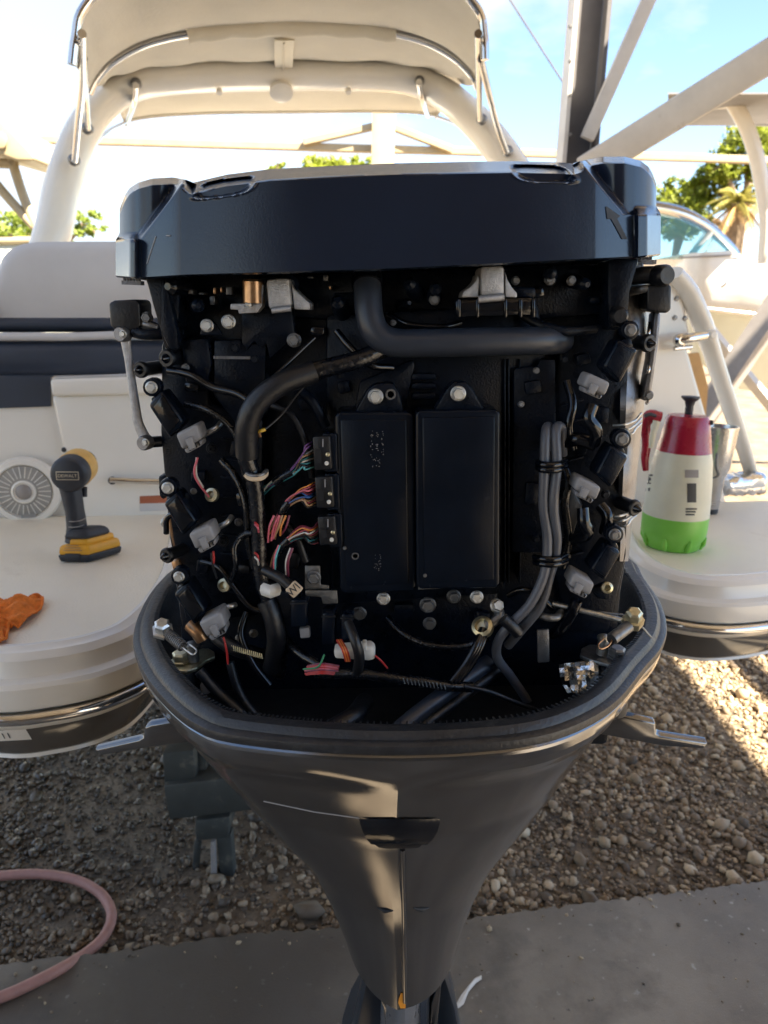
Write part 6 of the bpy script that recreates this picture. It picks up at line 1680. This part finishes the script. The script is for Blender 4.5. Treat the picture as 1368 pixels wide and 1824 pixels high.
# base, grip, body
base_ = dbox(bc - uy2 * 0.004, 0.052, 0.066, 0.046, 0.066, 'grip_base', 'drill_black', drill, 0.008, 0.008)
gp_ = [(138, 962, 0.0), (136, 930, -0.002), (130, 892, -0.002), (124, 862, 0.0)]
GP = spline([at(x, y, YD + 0.03 + d) for x, y, d in gp_], 6)
MB().tube(GP, [0.020, 0.0165, 0.0155, 0.0165, 0.018], 18, flat=1.25, up=(0.55, 0.83, 0)).build('grip', 'drill_black', drill, smooth=60)
for yy in (923, 933):
    q = at(136, yy, YD + 0.03); MB().tube([q + Vector((0.0172 * math.cos(a), 0.0215 * math.sin(a), 0.001 * math.sin(a))) for a in np.linspace(0, 2 * math.pi, 25)[:-1]], 0.0008, 6, loop=True).build('grip_seam', 'print_grey', drill, smooth=60)
hc = at(122, 846, YD + 0.01)
ax_ = Vector((-0.10, 0.98, 0.03)).normalized()
k_ = mpp(122, 846, YD) * 33
MB().lathe([(k_ * 0.80, -0.006), (k_ * 0.94, -0.002), (k_ * 1.0, 0.006), (k_ * 1.0, 0.028)], hc, ax_, 28).build('motor_cap', 'drill_black', drill, smooth=40)
hd = MB().lathe([(k_ * 1.0, 0.028), (k_ * 1.03, 0.034), (k_ * 1.02, 0.075), (k_ * 0.8, 0.095)], hc, ax_, 28).build('motor_housing', 'drill_yellow', drill, smooth=40)
MB().lathe([(k_ * 0.72, 0.095), (k_ * 0.70, 0.11), (k_ * 0.4, 0.118), (k_ * 0.36, 0.14), (0.003, 0.146)], hc, ax_, 24).build('chuck', 'drill_black', hd, smooth=40)
nx_ = ax_.cross(Vector((0, 0, 1))).normalized(); ny_ = nx_.cross(ax_).normalized()
fc = hc - ax_ * 0.0065
for sx_, sy_, mt, lf in ((0.042, 0.0165, 'print_light', 0.0), (0.039, 0.0135, 'drill_black', 0.0008)):
    MB().box(fc - ax_ * lf, (sx_, 0.0015, sy_), Matrix((nx_, ax_, ny_)).transposed()).build('name_plate', mt, drill, bevel=0.0015)
text('DEWALT', 'plate_lettering', 0.0088, fc - ax_ * 0.0018, nx_, ny_, 'print_light', drill)
for s in (1, -1):
    MB().box(fc + ny_ * 0.021 * s + ax_ * 0.003, (0.020, 0.004, 0.0022), Matrix((nx_, ax_, ny_)).transposed()).build('vent_slot', 'print_grey', drill)
MB().tube([at(150, 868, YD + 0.05), at(150, 884, YD + 0.05)], 0.006, 10).build('trigger', 'drill_black', drill, smooth=60)

# ---- pump sprayer on the starboard platform
sp0 = onz(1196, 972, ZP)
spray = empty('pump_sprayer', sp0, 'pump sprayer with red top and green liquid on the starboard platform', 'sprayer')
def H(py): return at(1196, py, sp0.y).z - ZP
k1 = mpp(1196, 850, sp0.y)
LIQ = H(915)
prof = [(0.80, 0.0), (0.86, 0.004), (0.90, 0.018), (0.985, 0.030), (1.0, 0.045)]
rb = 57 * k1
low = [(r_ * rb, h) for r_, h in prof] + [(rb * 1.0, LIQ - 0.006), (rb * 1.0, LIQ)]
body = MB().lathe(low, sp0 + Vector((0, 0, 0.0005)), (0, 0, 1), 48).build('liquid_zone', 'bottle_green', spray, smooth=40)
hi = [(rb * 1.0, LIQ + 0.0002), (rb * 0.985, H(890)), (rb * 0.95, H(860)), (rb * 0.88, H(820)), (rb * 0.80, H(800))]
bt_ = MB().lathe(hi, sp0 + Vector((0, 0, 0.0005)), (0, 0, 1), 48).build('tank', 'bottle_cream', spray, smooth=40)
for k in range(8):                                  # moulded flutes round the foot
    a = 2 * math.pi * k / 8 + 0.2
    u = Vector((math.cos(a), math.sin(a), 0))
    MB().tube([sp0 + u * rb * 0.85 + Vector((0, 0, 0.004)), sp0 + u * rb * 0.93 + Vector((0, 0, 0.017)), sp0 + u * rb * 0.985 + Vector((0, 0, 0.032))], [0.004, 0.006, 0.003], 8).build('foot_flute', 'bottle_green', body, smooth=60)
cap = [(rb * 0.82, H(802)), (rb * 0.80, H(798)), (rb * 0.72, H(770)), (rb * 0.64, H(745)), (rb * 0.58, H(739)), (rb * 0.2, H(737))]
hdm = MB().lathe(cap, sp0, (0, 0, 1), 36).build('pump_head', 'red_plastic', spray, smooth=40)
MB().lathe([(0.0085, H(742)), (0.0085, H(722)), (0.011, H(714)), (0.019, H(708)), (0.019, H(705)), (0.003, H(704))], sp0, (0, 0, 1), 22).build('plunger', 'drill_black', hdm, smooth=40)
def sat(x, y, dy=0.0): return at(x, y, sp0.y + dy)
MB().tube(spline([sat(1226, 748), sat(1240, 750, -0.01), sat(1252, 752, -0.015)], 4), [0.0095, 0.0095, 0.0085], 14).build('nozzle', 'drill_black', hdm, smooth=40)
MB().tube([sat(1250, 751, -0.015), sat(1270, 753, -0.022)], [0.0062, 0.0052], 12).build('nozzle_end', 'drill_black', hdm, smooth=40)
MB().tube(spline([sat(1175, 746), sat(1156, 742), sat(1150, 760), sat(1152, 790), sat(1149, 815), sat(1150, 838)], 6), [0.012, 0.011, 0.008, 0.008, 0.007, 0.005], 12, flat=1.3).build('handle', 'red_plastic', hdm, smooth=60)
MB().tube(spline([sat(1168, 741, -0.01), sat(1158, 738, -0.012), sat(1148, 741, -0.012)], 5), 0.004, 8).build('trigger_lock', 'drill_black', hdm, smooth=60)
MB().tube(spline([sat(1170, 750, -0.02), sat(1163, 775, -0.024), sat(1160, 798, -0.026)], 5), [0.007, 0.006, 0.004], 10, flat=1.2).build('tank_rib', 'bottle_cream', bt_, smooth=60)
# printed marks wrapped on the tank (blurred in the photograph)
def wrap(x0_, x1_, y0_, y1_, name, mat):
    rows = []
    for y in np.linspace(y0_, y1_, 4):
        r_ = []
        for x in np.linspace(x0_, x1_, 8):
            h = surf_hit([bt_, body], x, y) or surf_hit([bt_, body], x + 8, y) or surf_hit([bt_, body], x + 16, y); r_.append(h[0] + h[1] * 0.0006)
        rows.append(r_)
    return MB().grid(rows).build(name, mat, bt_, smooth=60)
wrap(1220, 1244, 837, 851, 'printed_mark', 'print_grey')
wrap(1224, 1240, 861, 895, 'printed_mark', 'print_dark')
for k in range(3): wrap(1221, 1241 - 2 * k, 905 + 5 * k, 908 + 5 * k, 'printed_mark', 'print_dark')
for q in ((1150, 1157, 845, 848), (1148, 1155, 860, 862), (1155, 1157, 846, 861), (1149, 1152, 851, 856), (1147, 1151, 869, 875)): wrap(*q, 'printed_mark', 'print_dark')

# ---- steel tumbler
tb0 = onz(1262, 913, ZP)
tum = empty('steel_tumbler', tb0, 'tall brushed steel tumbler with handle standing behind the sprayer', 'tumbler')
kt = mpp(1262, 850, tb0.y)
def HT(py): return at(1262, py, tb0.y).z - ZP
MB().lathe([(15 * kt, 0.012), (16 * kt, 0.016), (19 * kt, HT(850)), (26 * kt, HT(830)), (30 * kt, HT(764)), (31 * kt, HT(760)), (31 * kt, HT(758)), (28.5 * kt, HT(758)), (28 * kt, HT(764)), (20 * kt, HT(800))], tb0, (0, 0, 1), 36).build('cup', 'steel_brushed', tum, smooth=40)
MB().lathe([(14 * kt, 0.0), (15.4 * kt, 0.002), (15.4 * kt, 0.014), (14 * kt, 0.015)], tb0, (0, 0, 1), 30).build('rubber_foot', 'drill_black', tum, smooth=40)
MB().tube(spline([at(1282, 790, tb0.y), at(1278, 800, tb0.y - 0.03), at(1276, 830, tb0.y - 0.035), at(1279, 845, tb0.y - 0.03), at(1266, 852, tb0.y - 0.02)], 6), 0.0045, 8).build('handle', 'grey_metal', tum, smooth=60)

# ---- foil-wrapped pack
fp = onz(1318, 880, ZP)
rows = []
L_, D_, Hh = 0.15, 0.08, 0.062
for j in range(15):
    v = j / 14; a = 2 * math.pi * v
    r_ = []
    for i in range(17):
        u = i / 16 * 2 - 1
        e = (1 - abs(u) ** 6) ** 0.4 if abs(u) < 1 else 0.0
        x = u * L_ / 2; yy = math.copysign(abs(math.cos(a)) ** 0.6, math.cos(a)) * D_ / 2 * (0.25 + 0.75 * e); zz_ = (math.copysign(abs(math.sin(a)) ** 0.6, math.sin(a)) * 0.5 + 0.5) * Hh * (0.35 + 0.65 * e) * (1 + 0.15 * u)
        jt = 0.0018 if 0 < j < 14 else 0
        r_.append(fp + Vector((x * 0.96 + random.gauss(0, jt), yy + x * 0.2 + random.gauss(0, jt), max(0.001, zz_ + random.gauss(0, jt)))))
    rows.append(r_)
rows[-1] = rows[0]
tag(MB().grid(rows).build('foil_pack', 'foil', None, smooth=40), 'crumpled silver foil wrapped pack at the right edge of the platform', 'foil pack')

# ---- orange towel
tw_out = [(-90, 1078), (-30, 1070), (0, 1074), (30, 1077), (62, 1069), (76, 1072), (72, 1090), (40, 1118), (25, 1124), (18, 1122), (15, 1130), (12, 1142), (0, 1153), (-60, 1160)]
cxy = onz(-10, 1110, ZP)
ring = [onz(x, y, ZP) for x, y in tw_out]
ring = spline(ring + [ring[0]], 8)[:-1]
rows = []
for j in range(18):
    t = 0.04 + 0.96 * j / 17
    r_ = []
    for i, p in enumerate(ring):
        q = cxy.lerp(p, t); th = 2 * math.pi * i / len(ring)
        fold = 0.014 * (0.5 + 0.5 * math.sin(q.x * 95 + q.y * 60)) * (1 - t ** 3) + 0.008 * (0.5 + 0.5 * math.sin(q.y * 150 - q.x * 40 + 1)) * (1 - t ** 6)
        q.z = ZP + 0.004 + fold + (0.006 * (0.5 + 0.5 * math.sin(th * 11)) if t > 0.8 else 0.004)
        q.z += random.gauss(0, 0.0006)
        r_.append(q)
    rows.append(r_)
m = MB(); m.grid(rows, closed=True)
twl = m.build('orange_towel', 'towel', None, smooth=180)
tag(twl, 'crumpled orange microfibre towel on the port swim platform', 'towel')
hem = [p + Vector((0, 0, 0.0015)) for p in rows[-1]]
MB().tube(hem, 0.0022, 6, loop=True).build('hem', 'towel', twl, smooth=60)

# ---- hose on the ground
hz = 0.0125
hp = [(-160, 1590), (-60, 1568), (0, 1560), (70, 1557), (130, 1566), (172, 1586), (194, 1612), (198, 1640), (182, 1672), (150, 1700), (100, 1730), (40, 1760), (0, 1777), (-80, 1810)]
HPt = [onz(x, y, hz + (ZS if y > 1700 else (0.02 if y > 1680 else 0.012))) for x, y in hp]
tag(MB().tube(spline(HPt, 10), 0.0125, 16).build('water_hose', 'hose_pink', None, smooth=60), 'dusty pink rubber hose looping over the gravel at lower left', 'hose')

# ---- paper scrap on the slab
ps = [onz(x, y, ZS + 0.003) for x, y in ((812, 1790), (822, 1772), (838, 1752), (846, 1742), (857, 1738), (858, 1746), (848, 1752), (834, 1768), (826, 1790), (816, 1797))]
rows = []
for i in range(5):
    a, b = ps[i], ps[-1 - i]
    rows.append([a.lerp(b, t) + Vector((0, 0, 0.004 * math.sin(3.1 * t) + random.uniform(0, 0.002))) for t in (0, 0.5, 1)])
tag(MB().grid(rows).build('paper_scrap', 'paper', None, smooth=60, solid=0.0006), 'twisted white paper scrap lying on the concrete slab', 'paper')
